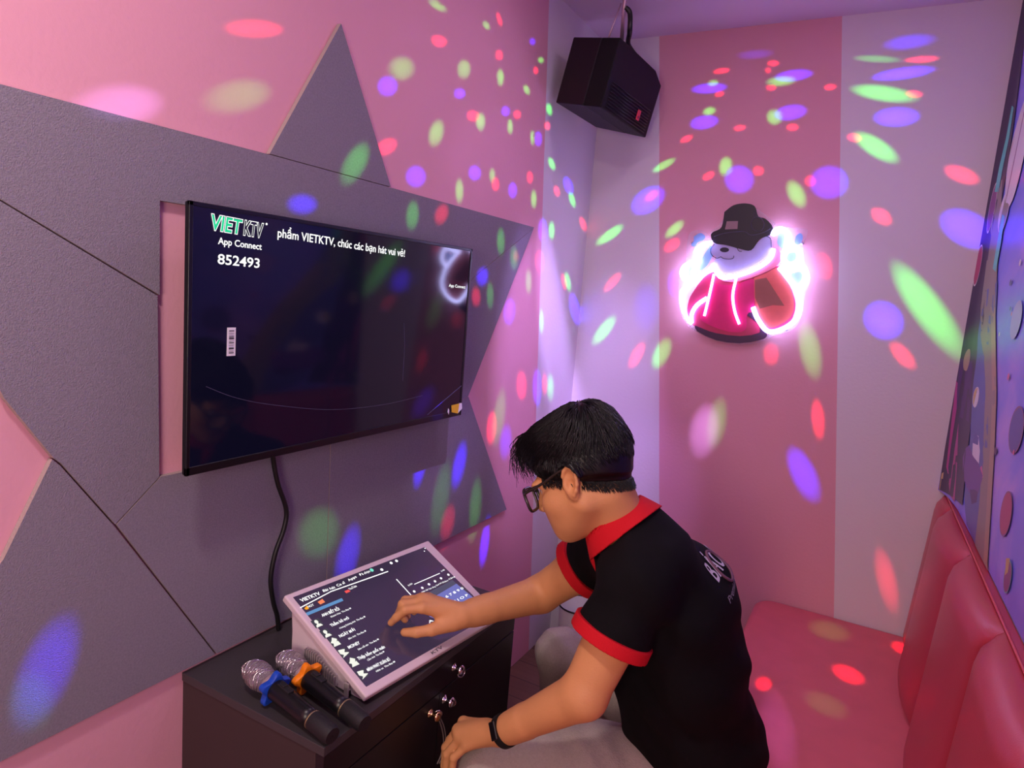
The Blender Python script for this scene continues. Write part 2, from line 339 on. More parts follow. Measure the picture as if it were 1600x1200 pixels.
def text_mesh(body, extrude=0.0, bold=0.0, outline=0.0, shear=0.0):
    c = bpy.data.curves.new('txt', 'FONT'); c.body = body; c.offset = bold; c.shear = shear; c.resolution_u = 3
    if outline: c.fill_mode = 'NONE'; c.bevel_depth = outline; c.bevel_resolution = 0
    o = bpy.data.objects.new('txt', c); COL.objects.link(o); bpy.context.view_layer.update()
    me = bpy.data.meshes.new_from_object(o.evaluated_get(bpy.context.evaluated_depsgraph_get()))
    v = [tuple(p.co) for p in me.vertices]; f = [tuple(p.vertices) for p in me.polygons]
    COL.objects.unlink(o); bpy.data.objects.remove(o); bpy.data.curves.remove(c); bpy.data.meshes.remove(me)
    return v, f
def put_text(mb, body, p0, p1, h, fn, lift=0.0006, **kw):
    """text on a surface fn(u, v, lift): baseline from p0 to p1, cap height h (same units as u, v)"""
    v, f = text_mesh(body, **kw)
    x0 = min(p[0] for p in v); x1 = max(p[0] for p in v)
    ex = Vector((p1[0] - p0[0], p1[1] - p0[1])); L = ex.length; ex.normalize(); ey = Vector((-ex.y, ex.x))
    sx = L / (x1 - x0); sy = h / 0.72
    mb.add([fn(p0[0] + ex.x * (p[0] - x0) * sx + ey.x * p[1] * sy, p0[1] + ex.y * (p[0] - x0) * sx + ey.y * p[1] * sy, lift + p[2] * 0.02) for p in v], f)

# ------------------------------------------------------------------ room shell
YB = 2.70; ZC = 2.59; YF = -0.9
def wr(y): return 1.442 + 0.0227 * (2.70 - y)
L3 = lambda u, v, h: (h, u, v)
B3 = lambda u, v, h: (u, YB - h, v)

def band_y(z): return 2.181 + (2.55 - z) / (2.55 - 0.391) * (2.444 - 2.181)
mb = MB()
mb.prism([(YF, 0), (band_y(0), 0), (band_y(ZC), ZC), (YF, ZC)], L3, 0.0, -0.1)
mb.mi = 1
mb.prism([(band_y(0), 0), (YB, 0), (YB, ZC), (band_y(ZC), ZC)], L3, 0.0, -0.1)
tag(mb.build('wall_left', [PINK, WHITE]), 'pink wall with a white strip by the far corner', None, None, 'structure')
mb = MB(); mb.mi = 1
xa = lambda z: 0.229 + (2.589 - z) / (2.589 - 0.465) * (0.471 - 0.229)
xb = lambda z: 0.882 + (2.601 - z) / (2.601 - 0.45) * (1.145 - 0.882)
mb.prism([(-0.1, 0), (xa(0), 0), (xa(ZC), ZC), (-0.1, ZC)], B3, 0.0, -0.1)
mb.prism([(xb(0), 0), (1.60, 0), (1.60, ZC), (xb(ZC), ZC)], B3, 0.0, -0.1)
mb.mi = 0
mb.prism([(xa(0), 0), (xb(0), 0), (xb(ZC), ZC), (xa(ZC), ZC)], B3, 0.0, -0.1)
tag(mb.build('wall_back', [PINK, WHITE]), 'far wall in white and pink upright stripes', None, None, 'structure')
mb = MB(); mb.hexa([(wr(YF), YF, 0), (wr(YF) + 0.1, YF, 0), (wr(YB) + 0.1, YB, 0), (wr(YB), YB, 0), (wr(YF), YF, ZC), (wr(YF) + 0.1, YF, ZC), (wr(YB) + 0.1, YB, ZC), (wr(YB), YB, ZC)])
tag(mb.build('wall_right', WHITE), None, None, None, 'structure')
mb = MB(); mb.box((-0.1, YF - 0.1, 0), (1.65, YF, ZC)); tag(mb.build('wall_front', PINK), None, None, None, 'structure')
mb = MB(); mb.box((-0.1, YF - 0.1, -0.1), (1.65, YB + 0.1, 0)); tag(mb.build('floor', FLOORM), None, None, None, 'structure')
mb = MB(); mb.box((-0.1, YF - 0.1, ZC), (1.65, YB + 0.1, ZC + 0.1)); tag(mb.build('ceiling', CEIL), None, None, None, 'structure')

# ------------------------------------------------------------------ star of felt panels on the left wall
st = thing('star_panel', (0.0, 1.2, 1.3), 'large grey felt star cut from panels and fixed to the pink wall around the TV', 'wall decoration')
TH = 0.012
pieces = [
 [(0.996, 1.791), (1.183, 2.111), (1.383, 1.790)],
 [(0.20, 1.785), (0.996, 1.789), (1.383, 1.788), (2.188, 1.783), (1.795, 1.578), (1.66, 1.52), (1.66, 1.661), (0.757, 1.661), (0.758, 1.495), (0.516, 1.623), (0.36, 1.705)],
 [(2.186, 1.780), (1.827, 1.202), (1.64, 1.152), (1.66, 1.152), (1.66, 1.517), (1.795, 1.575)],
 [(0.36, 1.702), (0.516, 1.620), (0.754, 1.493), (0.760, 1.155), (0.677, 1.085), (0.589, 1.213), (0.577, 1.225), (0.509, 1.331)],
 [(0.680, 1.083), (0.763, 1.154), (1.206, 1.153), (1.214, 0.733), (0.894, 0.735)],
 [(1.208, 1.153), (1.64, 1.151), (1.827, 1.200), (2.155, 0.733), (1.216, 0.733)],
 [(0.575, 1.223), (0.587, 1.210), (0.675, 1.082), (0.890, 0.735), (0.496, 0.735), (0.235, 0.735), (0.503, 1.076)],
]
for i, pc in enumerate(pieces):
    mb = MB(); ii = 0.0006 * (i % 2)
    n = len(pc); ps = [fnp for fnp in pc]
    mb.prism(ps, L3, 0.0005, TH + ii)
    b = mb.build('felt_panel', [FELT, FELTE], st)
    for p in b.data.polygons:
        if abs(p.normal.x) < 0.5: p.material_index = 1

# ------------------------------------------------------------------ television
TX = 0.085
TF = lambda u, v, h: (TX + h, u, v)
tv = thing('television', (0.05, 1.217, 1.17), 'large black flat television mounted on the pink wall inside the grey star', 'television')
y0, y1, z0, z1 = 0.762, 1.674, 1.170, 1.663
mb = MB(); mb.box((TX - 0.012, y0, z0), (TX - 0.002, y1, z1)); mb.box((TX - 0.050, y0 + 0.05, z0 + 0.015), (TX - 0.013, y1 - 0.05, z1 - 0.05)); mb.box((0.001, 1.0, 1.28), (TX - 0.034, 1.45, 1.55)); mb.build('casing', BLACKPL, tv, bevel=0.004)
mb = MB()
bz = 0.008
for lo, hi in (((y0, z0), (y1, z0 + 0.016)), ((y0, z1 - bz), (y1, z1)), ((y0, z0), (y0 + bz, z1)), ((y1 - bz, z0), (y1, z1))):
    mb.box((TX - 0.004, lo[0], lo[1]), (TX + 0.002, hi[0], hi[1]))
mb.build('bezel', BLACKPL, tv, bevel=0.001)
mb = MB(); mb.box((TX - 0.004, y0 + bz, z0 + 0.016), (TX, y1 - bz, z1 - bz)); scr = mb.build('screen', SCREEN, tv)
mb = MB(); put_text(mb, 'VIET', (0.806, 1.6195), (0.872, 1.6175), 0.026, TF, 0.0010, bold=0.02, shear=0.12)
g1 = mb.build('logo_text', TXT_G, scr, fixn=False)
mb = MB(); put_text(mb, 'VIET', (0.8045, 1.6190), (0.8735, 1.6170), 0.0275, TF, 0.0014, outline=0.017, bold=0.035, shear=0.12); put_text(mb, 'KTV', (0.8750, 1.6170), (0.9220, 1.6158), 0.0275, TF, 0.0014, outline=0.017, bold=0.035, shear=0.12)
mb.lathe([(0.0022, 0), (0.0022, 0.0006)], Matrix.Translation((TX + 0.0008, 0.929, 1.643)) @ Matrix.Rotation(PI / 2, 4, 'Y'), 14)
mb.build('logo_outline', TXT_W, scr, fixn=False)
mb = MB(); put_text(mb, 'App Connect', (0.821, 1.5945), (0.919, 1.5925), 0.0125, TF, 0.001, bold=0.014); mb.build('caption', TXT_W, scr, fixn=False)
mb = MB(); put_text(mb, '852493', (0.821, 1.5590), (0.915, 1.5575), 0.0185, TF, 0.001, bold=0.014); mb.build('connect_code', TXT_W, scr, fixn=False)
mb = MB(); put_text(mb, 'phẩm VIETKTV, chúc các bạn hát vui vẻ!', (0.957, 1.6215), (1.362, 1.6150), 0.0175, TF, 0.001, bold=0.012); mb.build('greeting_text', TXT_W, scr, fixn=False)
mb = MB(); put_text(mb, 'App Connect', (1.566, 1.5490), (1.650, 1.5475), 0.0085, TF, 0.001, bold=0.01); mb.build('caption', TXT_W, scr, fixn=False)
mb = MB(); mb.box((TX, 0.845, 1.388), (TX + 0.0008, 0.864, 1.442)); st_ = mb.build('barcode_sticker', WHITEP, tv); st_['label'] = 'small white barcode sticker'
mb = MB()
for k, wd in enumerate((2, 1, 3, 1, 1, 2, 1, 3, 2, 1, 1, 2)):
    zz = 1.393 + k * 0.0038
    mb.box((TX + 0.0008, 0.849, zz), (TX + 0.0012, 0.860, zz + 0.0009 * wd))
mb.build('barcode', BLACKM, st_)
mb = MB(); mb.prism([(1.622, 1.185), (1.655, 1.177), (1.659, 1.207), (1.618, 1.206)], TF, 0.002, 0.003); s2 = mb.build('energy_sticker', mat('yellow_sticker', (236, 190, 40), 0.5), tv); s2['label'] = 'yellow sticker'
mb = MB(); mb.prism([(1.655, 1.178), (1.676, 1.190), (1.672, 1.207), (1.659, 1.208)], TF, 0.002, 0.003); mb.build('sticker_end', WHITEP, s2)
mb = MB(); mb.prism([(1.600, 1.188), (1.607, 1.180), (1.608, 1.193), (1.602, 1.199)], TF, 0.002, 0.0028); mb.build('film_tab', WHITEP, tv)
FILM = mat('film_edge', (78, 72, 98), 0.3)
mb = MB(); mb.tube([(TX + 0.0006, 1.503, 1.192), (TX + 0.0006, 1.672, 1.262)], 0.0011, 5); mb.build('film_crease', FILM, tv)
mb = MB(); mb.tube(smooth_path([(TX + 0.0003, u, v) for u, v in [(0.8023,1.3333),(0.8704,1.3047),(0.9654,1.28),(1.1332,1.2507),(1.3143,1.2423),(1.4751,1.2493)]]), 0.0006, 5); mb.build('film_crease', FILM, tv)
mb = MB(); mb.tube([(TX + 0.0003, u, v) for u, v in [(1.3754,1.4479),(1.3835,1.3898),(1.3841,1.2974)]], 0.0009, 5)
mb.build('film_crease', FILM, tv)

mb = MB()
mb.tube(smooth_path([(0.05, 1.000, 1.20), (0.034, 1.010, 1.16)] + [(0.03, u, v) for u, v in [(1.0143,1.1442),(1.0291,1.087),(1.0558,1.0207),(1.052,0.976),(1.0284,0.9221),(1.0178,0.8646),(1.0274,0.807),(1.0401,0.7675)]] + [(0.025, 1.05, 0.7285)]), 0.0055, 10)
tag(mb.build('power_cable', CABLE, None, True, loc=(0.03, 1.03, 0.73)), 'black cable hanging down the grey felt from the television to the cabinet', 'cable')

# ------------------------------------------------------------------ cabinet
CX = 0.395; CY0, CY1, CZ = 0.822, 1.538, 0.724
cb = thing('cabinet', (0.2, 1.18, 0.0), 'dark grey low cabinet against the wall under the television', 'cabinet')
mb = MB(); mb.box((0.001, CY0 + 0.001, 0.0), (CX - 0.02, CY0 + 0.018, CZ - 0.018)); mb.box((0.001, CY1 - 0.018, 0.0), (CX - 0.02, CY1 - 0.001, CZ - 0.018)); mb.box((0.001, CY0 + 0.018, 0.06), (CX - 0.03, CY1 - 0.018, 0.078)); mb.box((0.001, CY0 + 0.018, 0.078), (0.008, CY1 - 0.018, CZ - 0.018)); mb.box((CX - 0.06, CY0 + 0.018, 0.0), (CX - 0.045, CY1 - 0.018, 0.06))
mb.build('carcass', CABSIDE, cb)
mb = MB(); mb.box((0.001, CY0 - 0.002, CZ - 0.018), (CX + 0.002, CY1 + 0.002, CZ)); mb.build('cabinet_top', CABTOP, cb, bevel=0.0012)
mb = MB(); mb.box((CX - 0.0195, CY0 + 0.001, 0.640), (CX, CY1 - 0.001, CZ - 0.020)); dr = mb.build('drawer', CABFRONT, cb, bevel=0.001)
ym = 1.188
mb = MB(); mb.box((CX - 0.0195, CY0 + 0.001, 0.062), (CX, ym - 0.0015, 0.637)); d1 = mb.build('door', CABFRONT, cb, bevel=0.001)
mb = MB(); mb.box((CX - 0.0195, ym + 0.0015, 0.062), (CX, CY1 - 0.001, 0.637)); d2 = mb.build('door', CABFRONT, cb, bevel=0.001)
def knob(y, z, par, m):
    mb = MB(); MM = Matrix.Translation((CX, y, z)) @ Matrix.Rotation(PI / 2, 4, 'Y')
    mb.lathe([(0.010, 0), (0.0105, 0.003), (0.005, 0.006), (0.005, 0.014), (0.011, 0.018), (0.012, 0.023), (0.008, 0.027), (0.001, 0.028)], MM, 20)
    return mb.build('knob', m, par, True)
knob(1.238, 0.676, dr, CHROME); knob(1.206, 0.612, d2, CHROME); knob(1.152, 0.607, d1, BRASS)
def ring(c, r, t, nrm):
    n = Vector(nrm).normalized(); a = n.orthogonal().normalized(); b = n.cross(a); c = Vector(c)
    return [c + (a * math.cos(2 * PI * k / 24) + b * math.sin(2 * PI * k / 24)) * r for k in range(24)], t
mb = MB(); p, t = ring((CX + 0.014, 1.252, 0.660), 0.0105, 0.0016, (1, -0.3, 0.15)); mb.tube(p, t, 8, closed=True)
mb.build('pull_ring', CHROME, dr, True)
mb = MB(); p, t = ring((CX + 0.012, 1.222, 0.600), 0.009, 0.002, (0.5, -1, 0.1)); mb.tube(p, t, 8, closed=True); mb.build('pull_ring', CHROME, d2, True)
mb = MB(); p, t = ring((CX + 0.012, 1.168, 0.600), 0.008, 0.0018, (0.7, -0.8, 0.1)); mb.tube(p, t, 8, closed=True); mb.build('key_ring', CHROME, d1, True)
mb = MB(); mb.tube(smooth_path([(CX + 0.013, u, v) for u, v in [(1.1663,0.5935),(1.1787,0.5723),(1.1925,0.5404),(1.1986,0.5094),(1.1912,0.4848),(1.1776,0.4707)]]), 0.0017, 6); mb.tube(smooth_path([(CX + 0.016, u + 0.004, v) for u, v in [(1.1663,0.5935),(1.1849,0.5624),(1.1962,0.5302),(1.1998,0.4989),(1.1892,0.4795),(1.1776,0.4707)]]), 0.0014, 6)
o = mb.build('key_strap', mat('grey_brown_cord', (120, 104, 100), 0.8), d1, True); o['label'] = 'thin hanging cord loop'

# ------------------------------------------------------------------ touch screen tablet
BL = Vector((0.378, 0.951, 0.745)); BR = Vector((0.426, 1.401, 0.745)); TL = Vector((0.130, 0.965, 0.876))
EU = BR - BL; EV = TL - BL; EN = EU.cross(EV).normalized()
def T3(u, v, h): return tuple(BL + EU * u + EV * v + EN * h)
tb = thing('touch_screen', (0.27, 1.18, CZ), 'white framed touch screen tilted on its stand on the cabinet under the finger', 'touch screen')
mb = MB(); mb.prism([(0, 0), (1, 0), (1, 1), (0, 1)], T3, -0.016, 0.0); mb.build('frame', TABW, tb, bevel=0.0035)
mb = MB(); mb.prism([(0.033, 0.066), (0.950, 0.060), (0.934, 0.945), (0.031, 0.956)], T3, 0.0, 0.0006)
ts = mb.build('screen', mat('touch_glass', (22, 18, 26), 0.14, spec=0.9, emit=(62, 50, 76), estr=0.65), tb)
mb = MB()
nb = lambda u, v: T3(u, v, -0.016)
for u0, u1 in ((0.02, 0.98),):
    b0 = Vector(nb(u0, 0.06)); b1 = Vector(nb(u1, 0.06)); t0 = Vector(nb(u0, 0.92)); t1 = Vector(nb(u1, 0.92))
    z = CZ + 0.0008
    f0 = lambda p: (p.x, p.y, z)
    k0 = Vector((t0.x + 0.004, t0.y, t0.z - 0.055)); k1 = Vector((t1.x + 0.004, t1.y, t1.z - 0.055))
    mb.add([b0, b1, t1, t0, f0(b0), f0(b1), (k1.x, k1.y, z), (k0.x, k0.y, z), tuple(k0), tuple(k1)],
           [(0, 1, 2, 3), (4, 7, 6, 5), (0, 4, 5, 1), (3, 2, 9, 8), (8, 9, 6, 7), (0, 3, 8, 7, 4), (1, 5, 6, 9, 2)])
sb = mb.build('stand', TABW, tb, bevel=0.003)
mb = MB()
S0 = Vector(nb(0.02, 0.5)); 
for k in range(15):
    x = 0.205 + k * 0.0062; yb = 0.9585 - (x - 0.13) * 0.055 + 0.0035
    mb.box((x, yb - 0.0045, CZ + 0.012), (x + 0.0026, yb + 0.002, CZ + 0.062 - max(0, (k - 5)) * 0.0032))
gr = mb.build('speaker_grille', TABG, tb); 
mb = MB(); mb.box((0.322, 0.9475, CZ + 0.004), (0.334, 0.9520, CZ + 0.034)); mb.build('side_foot', TABG, tb, bevel=0.002)
mb = MB(); mb.prism([(0.01, -0.035), (0.99, -0.035), (0.99, 0.012), (0.01, 0.012)], lambda u, v, h: (BL.x - 0.012 + EU.x * u - 0.04 * (1 - v), BL.y + EU.y * u, CZ + 0.001 + h), 0.0, 0.010); mb.build('base_lip', RUBBER, tb)

# what the touch screen shows
mb = MB()
def tt(body, p, q, h, name='menu_text', **kw):
    mb = MB(); put_text(mb, body, p, q, h, T3, 0.0012, **kw); return mb.build(name, TXT_W, ts, fixn=False)
U = [(0.0494,0.8882),(0.1619,0.8874),(0.1831,0.8987),(0.2546,0.8928),(0.2689,0.8962),(0.3217,0.8992),(0.3455,0.9033),(0.4032,0.912),(0.4252,0.9106),(0.4955,0.9121)]
tt('VIETKTV', U[0], U[1], 0.032, bold=0.02)
tt('Bài hát', U[2], U[3], 0.024, bold=0.012); tt('Ca sĩ', U[4], U[5], 0.024, bold=0.012); tt('Apps', U[6], U[7], 0.024, bold=0.012); tt('Đã chọn', U[8], U[9], 0.024, bold=0.012)
U = [(0.0584,0.8209),(0.0925,0.8199),(0.3127,0.8263),(0.3632,0.8309)]
tt('HOT', U[0], U[1], 0.02, bold=0.01); tt('YouTube', U[2], U[3], 0.022, bold=0.01)
rows = [(0.0877,0.7043),(0.1895,0.7004),(0.09,0.598),(0.1985,0.5985),(0.0901,0.4891),(0.1815,0.4871),(0.0882,0.3778),(0.1549,0.375),(0.089,0.2662),(0.2478,0.254),(0.0898,0.1568),(0.2252,0.1475)]
subs = [(0.1225,0.6687),(0.245,0.6688),(0.1201,0.5528),(0.2774,0.553),(0.12,0.4439),(0.2259,0.4424),(0.1227,0.3344),(0.2516,0.3348),(0.1253,0.2268),(0.2288,0.2263),(0.123,0.1196),(0.2386,0.1164)]
names = ['ANH BIẾT RỒI', 'Thầm bỏ ngỏ', 'NGÀY MỚI', 'MONEY', 'Thiệp hồng quốc xuân', 'MÌNH PHÁT XUÂN BỎ']
subt = ['Khánh Hòa  Thu Bay M', 'Hoàng Dương Anh  Thu Bay M', 'Bảo Anh  Thu Bay M', 'Siêu nổi tên  Thu Bay M', 'Cẩm Anh  Thu Bay M', 'Nhã ca  Thu Bay M']
for i in range(6):
    tt(names[i], rows[2 * i], rows[2 * i + 1], 0.026, 'song_title', bold=0.02)
    tt(subt[i], subs[2 * i], subs[2 * i + 1], 0.015, 'artist_text', bold=0.008)
U = [(0.6294,0.642),(0.6631,0.6473),(0.8914,0.6377),(0.9219,0.6404)]
tt('0:00', U[0], U[1], 0.016, 'time_text'); tt('3:48', U[2], U[3], 0.016, 'time_text')
U = [(0.6063,0.5305),(0.6567,0.5289),(0.67,0.5338),(0.7182,0.535),(0.7219,0.5322),(0.775,0.5306),(0.782,0.5331),(0.829,0.5373),(0.8328,0.5344),(0.8813,0.5302),(0.8887,0.5328),(0.9457,0.5397)]
for i, s in enumerate(['Vocal', 'Hát lại', 'Tạm dừng', 'Qua bài', 'Giảm', 'Tăng']): tt(s, U[2 * i], U[2 * i + 1], 0.014, 'control_text', bold=0.01)
krow = [(0.6453,0.3871),(0.929,0.3966),(0.5876,0.3167),(0.9176,0.3171),(0.5594,0.2612),(0.9129,0.2573),(0.5451,0.1956),(0.883,0.1874)]
ks = ['234567890', 'WERTYUIOP', 'ASDFGHJKL', 'ZXCVBNM']
for i in range(4):
    a = Vector(krow[2 * i]); b = Vector(krow[2 * i + 1]); n = len(ks[i])
    tt(' '.join(ks[i]), tuple(a), tuple(b), 0.024, 'key_row', bold=0.02)
mb = MB()
def patch(pts, h=0.0011): mb.prism(pts, T3, h - 0.0004, h)
for pts in ([(0.0269,0.8532),(0.2211,0.8832),(0.5921,0.8568),(0.59,0.8481),(0.2195,0.8753),(0.0252,0.8447)], [(0.5954,0.7528),(0.6008,0.7518),(0.6012,0.5075),(0.5958,0.5087)], [(0.6703,0.6418),(0.8743,0.6378),(0.8724,0.631),(0.6687,0.6353)]):
    mb = MB(); patch(pts); mb.build('screen_line', TXT_W, ts)
def disc(q, r, name, m, h=0.0011):
    mb = MB(); mb.prism([(q[0] + r * 0.62 * math.cos(a * PI / 6), q[1] + r * math.sin(a * PI / 6)) for a in range(12)], T3, h - 0.0004, h); return mb.build(name, m, ts)
for q in [(0.6334,0.5775),(0.695,0.5763),(0.7509,0.5806),(0.8011,0.5824),(0.8526,0.5843),(0.9167,0.586)]: disc(q, 0.012, 'control_icon', TXT_W)
for q in [(0.5663,0.8914),(0.6503,0.9184),(0.6909,0.9179)]: disc(q, 0.014, 'menu_icon', TXT_W)
for q in [(0.9081,0.9051),(0.9287,0.9301)]: disc(q, 0.006, 'menu_dot', TXT_W)
mb = MB(); patch([(0.5979,0.5071),(0.9119,0.5236),(0.9142,0.4728),(0.6015,0.4521)], 0.0007); mb.build('search_bar', emat('bar_grey', (92, 86, 112), 0.8), ts)
mb = MB(); patch([(0.602,0.4442),(0.9142,0.4728),(0.9469,0.1671),(0.6662,0.1568),(0.5944,0.311)], 0.0007); o = mb.build('keyboard_panel', emat('keyboard_glow', (116, 116, 190), 0.9), ts); o['label'] = 'lit on-screen keyboard'
mb = MB(); patch([(0.0304,0.7911),(0.2434,0.7882),(0.2413,0.7618),(0.0304,0.765)], 0.0009); o = mb.build('banner', emat('banner_blue', (110, 160, 215), 0.75), ts)
mb = MB(); patch([(0.0395,0.8297),(0.0613,0.8452),(0.0591,0.8137),(0.0436,0.8131)]); o = mb.build('flame_icon', emat('flame_orange', (250, 160, 40), 1.0), ts)
mb = MB(); patch([(0.1201,0.8382),(0.1518,0.8471),(0.1522,0.8124),(0.1228,0.8089)]); mb.build('app_icon', emat('icon_orange', (240, 130, 90), 1.0), ts); mb = MB(); patch([(0.2826,0.8353),(0.3089,0.8364),(0.3108,0.8134),(0.2845,0.8124)]); o = mb.build('app_icon', emat('icon_red', (235, 84, 84), 1.0), ts)
AVT = emat('avatar_grey', (76, 70, 84), 0.8); AVW = emat('avatar_white', (236, 236, 226), 1.0)
for i, c in enumerate([(0.0442,0.6756),(0.0468,0.5711),(0.0535,0.4772),(0.054,0.3715),(0.0612,0.2735),(0.0603,0.1607)]):
    mb = MB(); patch([(c[0] - 0.022, c[1] - 0.036), (c[0] + 0.022, c[1] - 0.036), (c[0] + 0.022, c[1] + 0.036), (c[0] - 0.022, c[1] + 0.036)], 0.0008); tile = mb.build('avatar_tile', AVT, ts)
    mb = MB()
    if i < 2:
        pp = [(c[0] - 0.017, c[1] - 0.034), (c[0] + 0.017, c[1] - 0.034), (c[0] + 0.013, c[1] - 0.016), (c[0] + 0.004, c[1] - 0.008)]
        pp += [(c[0] + 0.009 * math.cos(a), c[1] + 0.012 + 0.017 * math.sin(a)) for a in [-1.2 + 5.54 * k / 14 for k in range(15)]] + [(c[0] - 0.004, c[1] - 0.008), (c[0] - 0.013, c[1] - 0.016)]
        patch(pp)
    else:
        j_ = [0.004 * math.sin(i * 3.1 + k * 2.3) for k in range(9)]
        pp = [(-0.02, -0.034), (0.015, -0.03), (0.02, -0.008), (0.006, -0.004), (0.017, 0.018), (0.005, 0.034), (-0.013, 0.028), (-0.02, 0.004), (-0.009, -0.012)]
        patch([(c[0] + a + j_[k], c[1] + b - 2 * j_[k]) for k, (a, b) in enumerate(pp)])
    mb.build('avatar_picture', AVW, ts)
mb = MB(); q = [(0.511,0.9239)][0]
patch([(q[0] + 0.010 * math.cos(a * PI / 6), q[1] + 0.018 * math.sin(a * PI / 6)) for a in range(12)]); mb.build('count_badge', emat('badge_green', (120, 225, 200), 1.0), ts)
mb = MB(); U = [(0.4403,0.0224),(0.5203,0.0242)]; put_text(mb, 'KTV', U[0], U[1], 0.026, T3, 0.0006, bold=0.01); mb.build('brand_text', mat('grey_print', (70, 66, 76), 0.5), tb, fixn=False)

# ------------------------------------------------------------------ microphones
def microphone(head, tail, ringm, label, lobes, turn):
    h = Vector(head); t = Vector(tail); d = (t - h).normalized(); L = (t - h).length
    x = d.orthogonal().normalized() if abs(d.z) > 0.99 else d.cross(Vector((0, 0, 1))).normalized(); y = d.cross(x)
    MM = Matrix((x, y, d)).transposed().to_4x4(); MM.translation = h
    r = thing('microphone', (h.x, h.y, CZ), label, 'microphone')
    mb = MB(); mb.lathe([(0.002, -0.027), (0.014, -0.0245), (0.0215, -0.017), (0.0248, -0.006), (0.0255, 0.006), (0.0258, 0.010), (0.0262, 0.011), (0.0262, 0.016), (0.0256, 0.017), (0.0238, 0.028), (0.0205, 0.040), (0.0185, 0.044)], MM, 36)
    g = mb.build('grille', MESHM, r, True)
    mb = MB()
    for k in range(9):
        zz = -0.022 + k * 0.0068
        prof = [(-0.027, 0.004), (-0.0245, 0.014), (-0.017, 0.0215), (-0.006, 0.0248), (0.006, 0.0255), (0.017, 0.0256), (0.028, 0.0238), (0.040, 0.0205)]
        rr = np.interp(zz, [p[0] for p in prof], [p[1] for p in prof]) + 0.0004
        mb.tube([MM @ Vector((rr * math.cos(a), rr * math.sin(a), zz + 0.004 * math.sin(3 * a + k))) for a in [2 * PI * i / 30 for i in range(30)]], 0.0008, 5, closed=True)
    mb.build('grille_wire', CHROME, g, True)
    mb = MB(); mb.lathe([(0.0190, 0.043), (0.0205, 0.045), (0.0205, 0.052), (0.0195, 0.054)], MM, 30); mb.build('collar', mat('pink_silver', (214, 190, 192), 0.35, metal=0.6), r, True)
    mb = MB(); n = 72; vs = []
    for zz, k in ((0.053, 0.92), (0.055, 1.0), (0.065, 1.0), (0.067, 0.92)):
        for i in range(n):
            a = 2 * PI * i / n; lobe = 0.5 + 0.5 * math.cos(lobes * a + turn)
            rr = (0.0225 + 0.0115 * lobe ** 1.15) * (k if lobe > 0.3 else 1 - (1 - k) * 0.5)
            vs.append(MM @ Vector((rr * math.cos(a), rr * math.sin(a), zz)))
    fs = [(j * n + i, j * n + (i + 1) % n, (j + 1) * n + (i + 1) % n, (j + 1) * n + i) for j in range(3) for i in range(n)] + [tuple(range(n)), tuple(range(3 * n, 4 * n))[::-1]]
    mb.add(vs, fs); rg = mb.build('anti_roll_ring', ringm, r, auto=40)
    mb = MB(); mb.lathe([(0.0195, 0.054), (0.0200, 0.067), (0.0192, 0.085), (0.0178, 0.14), (0.0172, L - 0.075), (0.0172, L - 0.058)], MM, 32); bd = mb.build('handle', BLACKPL, r, True)
    mb = MB(); up = -y if y.z < 0 else y
    def hb(a, w, z0_, z1_, r0, r1):
        c0 = MM.translation + d * z0_; c1 = MM.translation + d * z1_
        P = []
        for rad in (r0, r1):
            for c, sgn in ((c0, -1), (c0, 1), (c1, 1), (c1, -1)): P.append(c + up * rad + x * (w * sgn))
        mb.hexa(P)
    hb(0, 0.007, 0.076, 0.112, 0.012, 0.0215); hb(0, 0.0055, 0.082, 0.094, 0.012, 0.0240); mb.build('switch', BLACKM, bd, bevel=0.0015)
    mb = MB(); mb.lathe([(0.0176, L - 0.058), (0.0177, L - 0.055)], MM, 32); mb.build('band', mat('dull_gold', (150, 130, 100), 0.4, metal=0.7), bd, True)
    mb = MB(); n = 8; vs = []
    for rr, zz in ((0.0172, L - 0.055), (0.0178, L - 0.05), (0.0172, L - 0.008), (0.0150, L), (0.001, L + 0.0003)):
        for i in range(n * 2):
            a = 2 * PI * i / (n * 2); vs.append(MM @ Vector((rr * math.cos(a) * (1 if i % 2 else 1.02), rr * math.sin(a) * (1 if i % 2 else 1.02), zz)))
    N = n * 2; mb.add(vs, [(j * N + i, j * N + (i + 1) % N, (j + 1) * N + (i + 1) % N, (j + 1) * N + i) for j in range(4) for i in range(N)])
    mb.build('end_cap', BLACKM, r, auto=30)
    return r
microphone((0.170, 0.863, CZ + 0.0390), (0.403, 0.8335, CZ + 0.0185), BLUEP, 'black handheld microphone with a blue ring lying on the cabinet', 5, 2.2)
microphone((0.194, 0.926, CZ + 0.0390), (0.427, 0.892, CZ + 0.0185), ORANGEP, 'black handheld microphone with an orange ring beside the touch screen', 5, 0.6)

# ------------------------------------------------------------------ hanging loudspeaker
cc = Vector((1.16, 0, 1.556))
SV = {k: cc + (Vector(v) - cc) * 0.81 for k, v in dict(C=(0.025, 2.659, 2.322), E=(0.07, 3.118, 2.304), D=(-0.217, 2.727, 2.373), F=(-0.18, 3.103, 2.358), B=(0.081, 2.664, 2.588), A=(-0.161, 2.732, 2.638), G=(0.127, 3.123, 2.570)).items()}
SV['H'] = SV['A'] + (SV['F'] - SV['D'])
spk = thing('loudspeaker', tuple((SV['A'] + SV['G']) / 2 + Vector((0, 0, 0.01))), 'black loudspeaker hanging from the ceiling in the far left corner', 'loudspeaker')
f0 = 0.62                                     # cabinet ends here, front grille begins
def mixp(a, b, t): return SV[a].lerp(SV[b], t)
C2, E2, B2, G2 = mixp('D', 'C', f0), mixp('F', 'E', f0), mixp('A', 'B', f0), mixp('H', 'G', f0)
